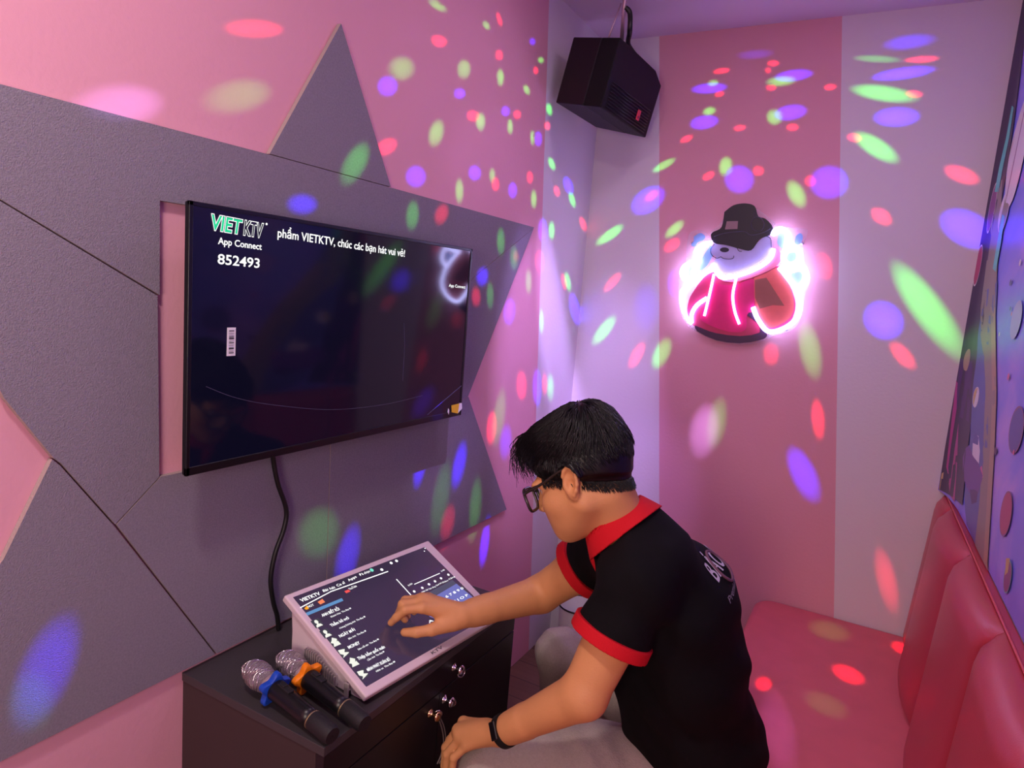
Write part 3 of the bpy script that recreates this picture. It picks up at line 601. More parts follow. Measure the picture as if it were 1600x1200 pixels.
mb = MB(); mb.hexa([SV['D'], C2, E2, SV['F'], SV['A'], B2, G2, SV['H']]); mb.build('enclosure', mat('dark_wine_vinyl', (26, 15, 24), 0.5, spec=0.3, bump=0.3, bscale=500), spk, bevel=0.004)
GR = mat('speaker_cloth', (5, 4, 9), 0.5, spec=0.25, bump=0.6, bscale=700)
out = (SV['C'] - SV['D']).normalized()
# front grille with its corner sloped back at the top far side
gc, ge, gb, gg = SV['C'], SV['E'], SV['B'], SV['G']
e_r = (ge - gc); e_u = (gb - gc)
pts = [gc + e_r * 0.0 + e_u * 0.0, gc + e_r * 1.0, gc + e_r * 1.0 + e_u * 0.86, gc + e_r * 0.80 + e_u * 0.99, gc + e_r * 0.3 + e_u * 1.0, gc + e_u * 1.0]
bk = [C2, E2, E2 + (G2 - E2) * 0.97, C2 + (E2 - C2) * 0.85 + (B2 - C2) * 1.0, C2 + (E2 - C2) * 0.3 + (B2 - C2), B2]
mb = MB(); n = 6
mb.add([tuple(p) for p in pts] + [tuple(p) for p in bk], [tuple(range(n)), tuple(range(n, 2 * n))[::-1]] + [(i, (i + 1) % n, n + (i + 1) % n, n + i) for i in range(n)])
gri = mb.build('grille', GR, spk, bevel=0.004)
nf = e_r.cross(e_u).normalized(); nf = nf if nf.dot(out) > 0 else -nf
mb = MB()
for k in range(9):
    a = gc + e_r * 0.08 + e_u * (0.05 + k * 0.045) + nf * 0.0022; b_ = gc + e_r * 0.92 + e_u * (0.05 + k * 0.045) + nf * 0.0022
    mb.tube([a, b_], 0.0018, 6)
mb.build('grille_slats', BLACKPL, gri, True)
mb = MB(); p0_ = gc + e_r * 0.66 + e_u * 0.15 + nf * 0.004
ru, uu = e_r.normalized(), e_u.normalized()
mb.hexa([p0_ + ru * a + uu * b_ + nf * h for h in (0, 0.003) for a, b_ in ((0, 0), (0.022, 0), (0.022, 0.034), (0, 0.034))]); bd = mb.build('badge', mat('red_badge', (214, 60, 76), 0.4), spk); bd['label'] = 'small red badge'
mb = MB(); mb.hexa([p0_ + ru * a + uu * b_ + nf * h for h in (0.003, 0.0036) for a, b_ in ((0.006, 0.006), (0.016, 0.006), (0.016, 0.014), (0.006, 0.014))]); mb.build('badge_mark', mat('dark_red_mark', (120, 20, 36), 0.4), bd)
mb = MB(); topc = SV['A'].lerp(SV['G'], 0.5)
tp = Vector((0.2724,2.1964,2.4949)); tp.z = ZC - 0.002
bp1 = topc.lerp(SV['B'], 0.12) 
mb.tube([tp, Vector((tp.x, tp.y, tp.z - 0.10)), bp1 - Vector((0, 0, 0.006))], 0.007, 10)
mb.lathe([(0.028, -0.004), (0.028, 0.0)], Matrix.Translation((tp.x, tp.y, ZC - 0.0005)), 20)
mb.tube([tp + Vector((-0.012, 0, -0.075)), SV['A'].lerp(SV['B'], 0.72) + Vector((0.0, 0.01, -0.004))], 0.003, 8)
mb.build('hanging_rod', mat('pale_metal', (190, 160, 176), 0.4, metal=0.6), spk, True)
mb = MB(); mb.tube(smooth_path([tp + Vector((0.004, 0, -0.09)), tp + Vector((0.018, 0.01, -0.105)), tp + Vector((0.020, 0.02, -0.16)), bp1 + Vector((0.014, 0.03, 0.045)), bp1 + Vector((0.035, 0.09, 0.012)), bp1 + Vector((0.045, 0.16, -0.006))]), 0.0085, 10); mb.build('speaker_cable', CABLE, spk, True)

# ------------------------------------------------------------------ neon sign on the far wall
NS = thing('neon_sign', (0.66, 2.69, 1.68), 'glowing neon bear sign with black bucket hat and red hoodie on the pink stripe', 'neon sign')
def NB3(d): return lambda u, v, h: (u, YB - d - h, v)
def npoly(pts, d, t, name, m, par=None):
    mb = MB(); mb.prism(pts, NB3(d), 0.0, t); return mb.build(name, m, par or NS)
def sm2(pts, n=5):
    P = smooth_path([(p[0], p[1], 0) for p in pts] + [(pts[0][0], pts[0][1], 0)], n)[:-1]; return [(p.x, p.y) for p in P]
plate = npoly(sm2([(0.6417,1.9486),(0.6913,1.9254),(0.7533,1.8794),(0.7704,1.8642),(0.8548,1.8613),(0.871,1.8489),(0.8632,1.7972),(0.8799,1.7255),(0.9023,1.6853),(0.8918,1.6167),(0.891,1.5482),(0.8685,1.4929),(0.8017,1.4619),(0.7587,1.4339),(0.6867,1.4166),(0.5988,1.421),(0.5108,1.4516),(0.4702,1.4791),(0.4374,1.5365),(0.4259,1.61),(0.4238,1.6781),(0.4421,1.7187),(0.4377,1.7802),(0.4457,1.8334),(0.4924,1.8431),(0.5261,1.8167),(0.5262,1.8386),(0.5625,1.8777),(0.569,1.9129),(0.6005,1.9402)], 3), 0.014, 0.005, 'acrylic_plate', CLEAR)
for q in [(0.459,1.7922),(0.857,1.8073),(0.5389,1.4544),(0.8437,1.4905)]:
    mb = MB(); mb.lathe([(0.006, 0), (0.006, 0.0145)], Matrix.Translation((q[0], YB - 0.0005, q[1])) @ Matrix.Rotation(PI / 2, 4, 'X'), 12)
    mb.build('standoff', CHROME, NS, True)
D1 = 0.0195
def art(name, rgb, pts, d, t=0.002, n=4): return npoly(sm2(pts, n) if n > 1 else pts, d, t, name, mat('print_' + name, rgb, 0.4, vary=0.12, vscale=40))
art('hoodie', (188, 44, 92), [(0.5557,1.6858),(0.5863,1.66),(0.6499,1.6695),(0.7255,1.6957),(0.7888,1.7206),(0.8192,1.6801),(0.8514,1.6242),(0.8656,1.5725),(0.8509,1.5126),(0.7946,1.4775),(0.7567,1.449),(0.6853,1.4276),(0.5975,1.4321),(0.5151,1.4634),(0.4751,1.5111),(0.4713,1.5678),(0.4936,1.6204),(0.5246,1.6673)], D1)
art('hoodie_front', (214, 16, 112), [(0.5638,1.642),(0.5998,1.6388),(0.648,1.6421),(0.7057,1.6676),(0.7204,1.5711),(0.6991,1.5311),(0.7006,1.4762),(0.6596,1.461),(0.5928,1.4711),(0.5244,1.5042),(0.547,1.5738)], D1 + 0.002)
art('hoodie_hem', (62, 26, 66), [(0.5081,1.4742),(0.5493,1.4612),(0.5951,1.4516),(0.6826,1.4495),(0.754,1.4706),(0.7389,1.5074),(0.6991,1.5311),(0.7238,1.5442),(0.7602,1.504),(0.7813,1.4598),(0.7526,1.4403),(0.686,1.4221),(0.5985,1.4238),(0.5194,1.4513)], D1 + 0.0025, 0.002, 2)
art('sleeve', (222, 92, 92), [(0.7076,1.6731),(0.7467,1.6916),(0.7899,1.7127),(0.8318,1.6598),(0.8572,1.5982),(0.8567,1.5451),(0.826,1.5102),(0.7823,1.4925),(0.7458,1.5353),(0.721,1.5875)], D1 + 0.003)
art('sleeve_fold', (150, 78, 76), [(0.7112,1.6653),(0.7513,1.6758),(0.8275,1.5773),(0.787,1.5766),(0.7428,1.5594),(0.7212,1.5984)], D1 + 0.005, 0.001, 1)
art('hood', (224, 112, 140), [(0.7549,1.7876),(0.7783,1.7833),(0.7938,1.7524),(0.7813,1.7202),(0.7269,1.6851),(0.6569,1.6563),(0.5981,1.6525),(0.5652,1.6753),(0.5964,1.6662),(0.675,1.6819),(0.7338,1.7122),(0.7628,1.7457)], D1 + 0.004, 0.002, 2)
art('face', (178, 170, 218), [(0.5452,1.7954),(0.5922,1.7891),(0.6412,1.7829),(0.6838,1.7793),(0.7108,1.8123),(0.7391,1.8318),(0.7568,1.7929),(0.7507,1.761),(0.697,1.7156),(0.6215,1.6831),(0.5826,1.6901),(0.5517,1.7187),(0.5589,1.7411),(0.5368,1.7594)], D1 + 0.003)
hat = art('hat', (20, 18, 40), [(0.569,1.9129),(0.6007,1.9386),(0.6421,1.9454),(0.6771,1.9358),(0.6947,1.8992),(0.7214,1.8908),(0.7506,1.861),(0.7464,1.8347),(0.7105,1.815),(0.6845,1.774),(0.6419,1.7776),(0.5922,1.7891),(0.5452,1.7954),(0.5294,1.8212),(0.5347,1.8361),(0.5651,1.8561)], D1 + 0.006)
HLG = mat('hat_line_grey', (74, 66, 92), 0.5)
npoly([(0.5824,1.8781),(0.6238,1.8801),(0.6254,1.8507),(0.5796,1.8478)], D1 + 0.008, 0.001, 'hat_patch', mat('patch_grey', (150, 120, 130), 0.5), hat)
mb = MB(); mb.tube(smooth_path([(u, YB - D1 - 0.0088, v) for u, v in [(0.5422,1.82),(0.5866,1.835),(0.6497,1.8423),(0.6775,1.8298),(0.7177,1.8391),(0.7437,1.8556)]]), 0.0012, 6); mb.build('hat_line', HLG, hat, True); mb = MB()
mb.tube(smooth_path([(u, YB - D1 - 0.0088, v) for u, v in [(0.6718,1.8749),(0.6824,1.8936),(0.703,1.8941),(0.7185,1.8734),(0.7138,1.8495),(0.6964,1.8448),(0.6796,1.8538),(0.6718,1.8749)]]), 0.0014, 6)
mb.build('hat_line', HLG, hat, True)
INK = mat('dark_ink', (36, 24, 52), 0.5)
mb = MB(); E_ = [(0.5863,1.7714),(0.6035,1.7721),(0.5852,1.7806)]
rx = E_[1][0] - E_[0][0]; rz = E_[2][1] - E_[0][1]
mb.prism([(E_[0][0] + rx * math.cos(a * PI / 8), E_[0][1] + rz * math.sin(a * PI / 8)) for a in range(16)], NB3(D1 + 0.005), 0, 0.001); mb.build('nose', INK, NS)
for pl_ in ([(0.576,1.7447),(0.5876,1.7381),(0.6094,1.737),(0.6223,1.7415),(0.6239,1.7508)], [(0.5455,1.7927),(0.5341,1.773),(0.5395,1.7512),(0.5603,1.7385),(0.576,1.7447)], [(0.6306,1.7825),(0.6402,1.7694),(0.651,1.7682)], [(0.7293,1.8289),(0.7484,1.819),(0.7549,1.7876)]):
    mb = MB(); mb.tube(smooth_path([(u, YB - D1 - 0.0056, v) for u, v in pl_]), 0.0012, 6); mb.build('face_line', INK, NS, True)
SMOKE = mat('smoke_blue', (132, 164, 220), 0.4)
for pts in ([(0.4617,1.8173),(0.4853,1.8319),(0.505,1.8215),(0.5014,1.8048),(0.4812,1.7958),(0.4708,1.7787),(0.4553,1.7853),(0.4637,1.8007)], [(0.8332,1.8323),(0.8474,1.8431),(0.8579,1.8305),(0.8542,1.8098),(0.8442,1.8006),(0.8323,1.8089)], [(0.5297,1.7866),(0.5533,1.7738),(0.5429,1.7459),(0.5255,1.7063),(0.4997,1.6881),(0.5049,1.7385)], [(0.7737,1.8382),(0.7937,1.8388),(0.8055,1.8053),(0.7958,1.784),(0.7731,1.8041)], [(0.8176,1.7693),(0.8394,1.7729),(0.8449,1.7497),(0.8266,1.7383),(0.8126,1.7507)], [(0.837,1.697),(0.8681,1.704),(0.8739,1.6783),(0.8571,1.6562),(0.8372,1.6759)], [(0.4611,1.7028),(0.483,1.7096),(0.4876,1.6706),(0.4727,1.6528),(0.4587,1.6745)]):
    npoly(sm2(pts, 4), D1, 0.002, 'smoke_puff', SMOKE)
NEON = emat('neon_white', (190, 188, 255), 15.0)
NEONP = emat('neon_pink', (255, 180, 255), 6.0)
DN = D1 + 0.012
def neon(pts, m=NEON, r=0.0072):
    mb = MB(); mb.tube(smooth_path([(u, YB - DN, v) for u, v in pts], 6), r, 10); mb.build('neon_tube', m, NS, True)
neon([(0.5379,1.7963),(0.5097,1.7913),(0.483,1.7709),(0.4807,1.743),(0.4985,1.7215),(0.4707,1.7173),(0.4412,1.7017),(0.4327,1.6758),(0.4471,1.6512),(0.4793,1.6448)])
neon([(0.5485,1.6992),(0.5082,1.6635),(0.4615,1.6267),(0.4419,1.5969),(0.4535,1.5378),(0.48,1.4944),(0.4972,1.48)])
neon([(0.4958,1.4816),(0.4926,1.5184),(0.5089,1.5538),(0.543,1.5836)])
neon([(0.5493,1.7159),(0.5716,1.6812),(0.5964,1.6662),(0.654,1.6796),(0.7184,1.7114),(0.7574,1.748),(0.7632,1.7827)], NEON, 0.0078)
neon([(0.5594,1.6777),(0.5529,1.6078),(0.5418,1.5142)], NEONP, 0.0048); neon([(0.6446,1.6692),(0.6394,1.6031),(0.6537,1.5436),(0.677,1.4949)], NEONP, 0.0048)
neon([(0.7188,1.5629),(0.7427,1.5186),(0.7842,1.478),(0.8334,1.4921),(0.8714,1.5279),(0.8824,1.5686),(0.8692,1.6203),(0.8473,1.6556),(0.8122,1.6955),(0.792,1.7154)], NEON, 0.0082)
neon([(0.7546,1.8297),(0.7621,1.8499),(0.7867,1.8542),(0.8067,1.834),(0.8072,1.7923),(0.8371,1.791),(0.86,1.766),(0.8532,1.7319),(0.8772,1.7202),(0.891,1.6898),(0.8839,1.658),(0.8619,1.6382)], NEON, 0.0082)
neon([(0.8032,1.7843),(0.8008,1.7528),(0.8138,1.7219),(0.8275,1.7122),(0.8532,1.724)]); neon([(0.484,1.7152),(0.4889,1.6931),(0.475,1.6811),(0.4833,1.6591)])

# ------------------------------------------------------------------ mural on the right wall
def mx_(y):
    d = float(np.interp(-y, [-2.70, -2.64, -2.56, -2.45, -2.2, -1.9], [0.036, 0.020, 0.010, 0.004, 0.001, 0.0])); return wr(y) - 0.006 - d
mb = MB(); ys = [2.699, 2.66, 2.62, 2.58, 2.52, 2.45, 2.35, 2.2, 2.0, 1.5, 0.8, -0.4]; n = len(ys)
vs = [(mx_(y), y, z) for z in (0.991, ZC - 0.002) for y in ys] + [(wr(y) - 0.001, y, z) for z in (0.991, ZC - 0.002) for y in ys]
fs = []
for i in range(n - 1):
    fs += [(i, i + 1, n + i + 1, n + i), (2 * n + i, 3 * n + i, 3 * n + i + 1, 2 * n + i + 1), (i, 2 * n + i, 2 * n + i + 1, i + 1), (n + i, n + i + 1, 3 * n + i + 1, 3 * n + i)]
fs += [(0, n, 3 * n, 2 * n), (n - 1, 3 * n - 1, 4 * n - 1, 2 * n - 1)]
mb.add(vs, fs)
MM_ = [MURAL]
def mcol(name, rgb): MM_.append(mat('mural_' + name, rgb, 0.3)); return len(MM_) - 1
LV = [0]
def mpoly(pts, mi):
    LV[0] += 1; lift = 0.0028 + 0.00002 * LV[0]
    mb.mi = mi; k = len(pts)
    mb.add([(mx_(min(y, 2.699)) - lift, min(y, 2.699), max(z, 0.992)) for y, z in pts], [tuple(range(k))])
def mstrip(left, rightp, mi, n=24):      # ribbon between two edge lines, split finely so it follows the curve
    LV[0] += 1; lift = 0.0028 + 0.00002 * LV[0]; mb.mi = mi
    def samp(ln, t):
        s = t * (len(ln) - 1); i = min(int(s), len(ln) - 2); f = s - i
        return (ln[i][0] * (1 - f) + ln[i + 1][0] * f, ln[i][1] * (1 - f) + ln[i + 1][1] * f)
    vs = []
    W = 6
    for a in range(n + 1):
        p = samp(left, a / n); q = samp(rightp, a / n)
        for k in range(W + 1):
            y = min(2.699, p[0] + (q[0] - p[0]) * k / W); z = p[1] + (q[1] - p[1]) * k / W; vs.append((mx_(y) - lift, y, max(0.992, min(z, ZC - 0.003))))
    mb.add(vs, [(a * (W + 1) + k, a * (W + 1) + k + 1, (a + 1) * (W + 1) + k + 1, (a + 1) * (W + 1) + k) for a in range(n) for k in range(W)])
def moval(cy, cz, ry, rz, mi, rim=None, tilt=0.0, rk=1.08):
    def e(k): return [(cy + ry * k * math.cos(a) + tilt * rz * k * math.sin(a), cz + rz * k * math.sin(a)) for a in [2 * PI * i / 28 for i in range(28)]]
    if rim is not None: mpoly(e(rk), rim)
    mpoly(e(1.0), mi)
navy = mcol('navy', (46, 26, 74)); tan = mcol('tan', (176, 148, 124)); olive = mcol('olive', (146, 134, 122)); blueg = mcol('blue_grey', (84, 96, 166)); mag = mcol('magenta', (182, 52, 138)); plum = mcol('plum', (70, 28, 106)); wht = mcol('white', (232, 222, 230)); rose = mcol('rose', (180, 62, 110)); slate = mcol('slate', (84, 78, 160)); teal = mcol('teal', (96, 206, 196)); pinkp = mcol('pink', (222, 96, 156)); mauve = mcol('mauve', (140, 78, 134)); yel = mcol('yellow', (210, 180, 110))
mstrip([(2.699,2.5968),(2.699,2.4265),(2.6984,2.2716),(2.699,2.0741),(2.699,1.8504),(2.699,1.5989),(2.6974,1.3617),(2.6948,1.1403),(2.688,0.9949)], [(2.6549,2.5775),(2.6375,2.4045),(2.61,2.2465),(2.5854,2.0516),(2.588,1.8395),(2.5498,1.6005),(2.4995,1.3831),(2.4478,1.1894),(2.3713,1.0258)], navy)
mstrip([(2.5936,1.671),(2.5831,1.5395),(2.5347,1.3797),(2.435,1.2117),(2.3593,1.0487),(2.2509,1.0002)], [(2.4559,1.6952),(2.3519,1.545),(2.2717,1.4037),(2.1615,1.2577),(2.0432,1.0935),(1.9468,0.989)], blueg)
mstrip([(2.6679,2.0083),(2.6363,1.8243),(2.604,1.6206),(2.5633,1.5402),(2.3467,1.397),(2.2155,1.2306),(2.1231,1.0899),(2.0816,0.9784)], [(2.6144,2.0186),(2.5297,1.8144),(2.4241,1.619),(2.3519,1.545),(2.2018,1.41),(2.0638,1.2574),(1.9758,1.1115),(1.8866,0.9776)], olive)
mstrip([(2.4873,1.6197),(2.3301,1.4724),(2.2216,1.3729),(2.1204,1.2474),(2.0202,1.0997),(1.9336,0.9771)], [(2.4139,1.6189),(2.2656,1.4759),(2.1609,1.3793),(2.0638,1.2574),(1.9686,1.1134),(1.8799,0.98)], tan)
mstrip([(2.699,1.3724),(2.6807,1.2323),(2.6605,1.0814),(2.573,1.0047)], [(2.6787,1.3641),(2.6123,1.2229),(2.5431,1.0872),(2.4973,1.0032)], mag)
mstrip([(2.699,1.4481),(2.6798,1.3422),(2.6519,1.2594)], [(2.5896,1.4469),(2.5456,1.3582),(2.4927,1.2628)], plum)
mstrip([(2.6851,1.0525),(2.6832,0.9963)], [(2.6726,1.0603),(2.6635,0.9998)], yel)
mpoly([(2.4937,1.15),(2.4737,1.1846),(2.4341,1.1998),(2.343,1.1849),(2.2506,1.1839),(2.1429,1.1646),(2.1691,1.1106),(2.2989,1.083),(2.4465,1.0985)], mcol('cap', (112, 62, 148)))
mpoly([(2.3155,1.129),(2.2479,1.1511),(2.1879,1.1855),(2.1429,1.1646),(2.1742,1.1345),(2.265,1.1156)], pinkp)
mpoly([(2.383,1.2204),(2.3646,1.2467),(2.3089,1.248),(2.2516,1.215),(2.2286,1.1736),(2.2446,1.1481),(2.3305,1.1527)], wht)
mpoly([(2.3895,1.2154),(2.3682,1.25),(2.3055,1.2448),(2.2943,1.2242)], slate)
mpoly([(2.2981,1.0927),(2.1806,1.1205),(2.1656,1.088),(2.2317,1.0657)], plum)
def mv(p, q, r):
    a, b, c = p, q, r
    return a[0], a[1], abs(b[0] - a[0]), abs(c[1] - a[1])
for trip, mi, rim in (([(1.8624,1.3344),(1.7955,1.3444),(1.9091,1.3848)], slate, mauve), ([(1.8068,1.152),(1.7543,1.1661),(1.8529,1.1988)], rose, mauve), ([(1.6828,1.0478),(1.6521,1.0588),(1.7137,1.0795)], mauve, teal),
    ([(2.4588,1.3455),(2.4189,1.3498),(2.4832,1.3747)], yel, wht), ([(2.6446,1.447),(2.6193,1.4489),(2.659,1.484)], tan, None), ([(2.488,2.0781),(2.3976,2.0588),(2.585,2.2302)], mauve, wht), ([(2.5293,1.9095),(2.479,1.9026),(2.5705,1.9708)], olive, wht), ([(2.6584,1.937),(2.6409,1.9346),(2.6857,2.0114)], mauve, wht), ([(2.6858,1.7564),(2.6677,1.7554),(2.699,1.8193)], rose, wht), ([(2.0411,1.2531),(2.0259,1.2558),(2.0512,1.2629)], plum, None), ([(2.089,1.5824),(2.0283,1.5826),(2.1335,1.6313)], mcol('pale_violet', (176, 140, 226)), None)):
    a, b, c, d_ = mv(*trip); moval(a, b, max(c, 0.01), d_, mi, rim)
mpoly([(1.7236,1.0748),(1.6914,1.0856),(1.6847,1.0569),(1.706,1.0422)], yel)
mstrip([(2.6466,2.2472),(2.6473,2.1513),(2.6589,2.0621),(2.6602,1.9872)], [(2.6269,2.236),(2.6181,2.1444),(2.6291,2.0563),(2.6308,1.9824)], teal)
mstrip([(2.5475,1.9025),(2.5471,1.816),(2.5457,1.7383)], [(2.5086,1.8917),(2.4956,1.8111),(2.4949,1.7256)], teal)
rng = random.Random(3)
for k in range(30):
    y = rng.uniform(0.9, 2.3); z = rng.uniform(1.05, 2.5); r = rng.choice((0.004, 0.006, 0.009)); moval(y, z, r * 1.3, r, rng.choice((wht, slate, pinkp)))
for y, z, ry, rz, c1 in ((1.15, 1.75, 0.09, 0.11, rose), (1.05, 1.30, 0.08, 0.10, slate), (0.75, 1.9, 0.12, 0.12, mauve), (0.5, 1.4, 0.10, 0.11, rose), (1.2, 2.15, 0.07, 0.10, mauve), (0.2, 1.8, 0.1, 0.12, slate)): moval(y, z, ry, rz, c1, wht, 0, 1.05)
mur = mb.build('mural', MM_, None, loc=(1.45, 1.5, 0.991), fixn=False, auto=20)
tag(mur, 'glossy purple and blue space scene print covering the right wall above the bench', 'mural')
bmm = bmesh.new(); bmm.from_mesh(mur.data); bmesh.ops.recalc_face_normals(bmm, faces=[f for f in bmm.faces if f.material_index == 0]); bmm.to_mesh(mur.data); bmm.free()

# ------------------------------------------------------------------ bench with channelled back
bn = thing('bench', (1.16, 1.7, 0.0), 'long red leatherette bench with a padded back along the mural wall', 'bench')
X0 = 0.872; YS0 = 0.55; YS1 = YB - 0.003
def xw(y): return wr(y) - 0.002
def bench_outline(off, rad=0.075):
    pts = [(xw(YS1), YS1), (xw(YS0), YS0), (X0 + off, YS0)]
    cx, cy = X0 + off + rad, YS1 - rad
    for k in range(9):
        a = PI + (PI / 2) * (-k / 8); pts.append((cx + rad * math.cos(a), cy + rad * math.sin(a)))
    return pts
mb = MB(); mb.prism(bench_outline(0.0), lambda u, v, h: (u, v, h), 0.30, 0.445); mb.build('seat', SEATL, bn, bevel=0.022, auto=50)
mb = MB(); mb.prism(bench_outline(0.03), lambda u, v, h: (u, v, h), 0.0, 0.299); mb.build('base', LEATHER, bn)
# back: rail against the wall and five bulging cushions
def rail_x(y): return 1.430 + 0.0185 * (2.483 - y)
mb = MB(); ys = [0.60 + (YS1 - 0.60) * i / 30 for i in range(31)]; vs = []
for y in ys:
    a, b = rail_x(y) - 0.004, xw(y)
    b = max(b, a + 0.012)
    vs += [(a, y, 0.46), (a, y, 0.978), (a + 0.004, y, 0.988), (b - 0.004, y, 0.988), (b, y, 0.980), (b, y, 0.46)]
fs = [(i * 6 + k, i * 6 + (k + 1) % 6, (i + 1) * 6 + (k + 1) % 6, (i + 1) * 6 + k) for i in range(30) for k in range(6)] + [tuple(range(6)), tuple(range(180, 186))]
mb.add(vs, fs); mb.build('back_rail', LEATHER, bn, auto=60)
mb = MB(); mb.tube([(rail_x(y) - 0.003, y, 0.987) for y in ys], 0.0028, 8); mb.build('piping', mat('light_red_piping', (206, 74, 84), 0.35), bn, True)
seams = [2.692, 2.50, 2.03, 1.54, 1.05, 0.60]
def cushion(ya, yb):
    NY, NZ = 26, 22; vs = []
    for i in range(NY + 1):
        t = i / NY; y = ya + (yb - ya) * t
        s = 2 * t - 1
        wdt = abs(ya - yb)
        bul = (1 - abs(s) ** 2.4) ** 0.6
        depth = min(0.040, wdt * 0.085)
        for j in range(NZ + 1):
            q = j / NZ; z = 0.447 + (0.982 - 0.447) * q
            base = 1.424 + 0.010 * (2.483 - y) / 0.97 - 0.030 * (1 - q) ** 1.1 - 0.012
            topr = 1.0 if q < 0.90 else math.sqrt(max(0.0, 1 - ((q - 0.90) / 0.10) ** 2))
            botr = 1.0 if q > 0.05 else math.sqrt(max(0.0, 1 - ((0.05 - q) / 0.05) ** 2)) * 0.5 + 0.5
            x = base - depth * bul * (0.30 + 0.70 * topr) * botr + (1 - topr) * 0.010
            vs.append((x, y, z - (1 - bul) * 0.010 * q))
    nv = len(vs)
    for i in range(NY + 1):
        y = ya + (yb - ya) * i / NY
        for j in range(NZ + 1):
            q = j / NZ; vs.append((rail_x(y) - 0.0045, y, 0.447 + 0.535 * q))
    W = NZ + 1; fs = []
    for i in range(NY):
        for j in range(NZ):
            a = i * W + j; fs += [(a, a + 1, a + W + 1, a + W), (nv + a, nv + a + W, nv + a + W + 1, nv + a + 1)]
        fs += [(i * W, (i + 1) * W, nv + (i + 1) * W, nv + i * W), (i * W + NZ, nv + i * W + NZ, nv + (i + 1) * W + NZ, (i + 1) * W + NZ)]
    for j in range(NZ):
        fs += [(j, nv + j, nv + j + 1, j + 1), (NY * W + j, NY * W + j + 1, nv + NY * W + j + 1, nv + NY * W + j)]
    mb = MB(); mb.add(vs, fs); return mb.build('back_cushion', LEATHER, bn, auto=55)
for a, b in zip(seams[:-1], seams[1:]): cushion(a - 0.0008, b + 0.0008)

# ------------------------------------------------------------------ small things on the floor at the back
rd_ = thing('plastic_basin', (0.17, 2.60, 0.0), 'round white basin with a black rim on the floor behind the cabinet', 'basin')
mb = MB(); mb.lathe([(0.05, 0.0), (0.075, 0.004), (0.085, 0.215), (0.088, 0.225), (0.080, 0.225), (0.06, 0.03), (0.001, 0.02)], Matrix.Translation((0.17, 2.60, 0.0)), 36); mb.build('bowl', WHITEP, rd_, auto=40)
mb = MB(); mb.tube([(0.17 + 0.087 * math.cos(2 * PI * k / 36), 2.60 + 0.087 * math.sin(2 * PI * k / 36), 0.224) for k in range(36)], 0.004, 8, closed=True); mb.build('rim', BLACKPL, rd_, True)

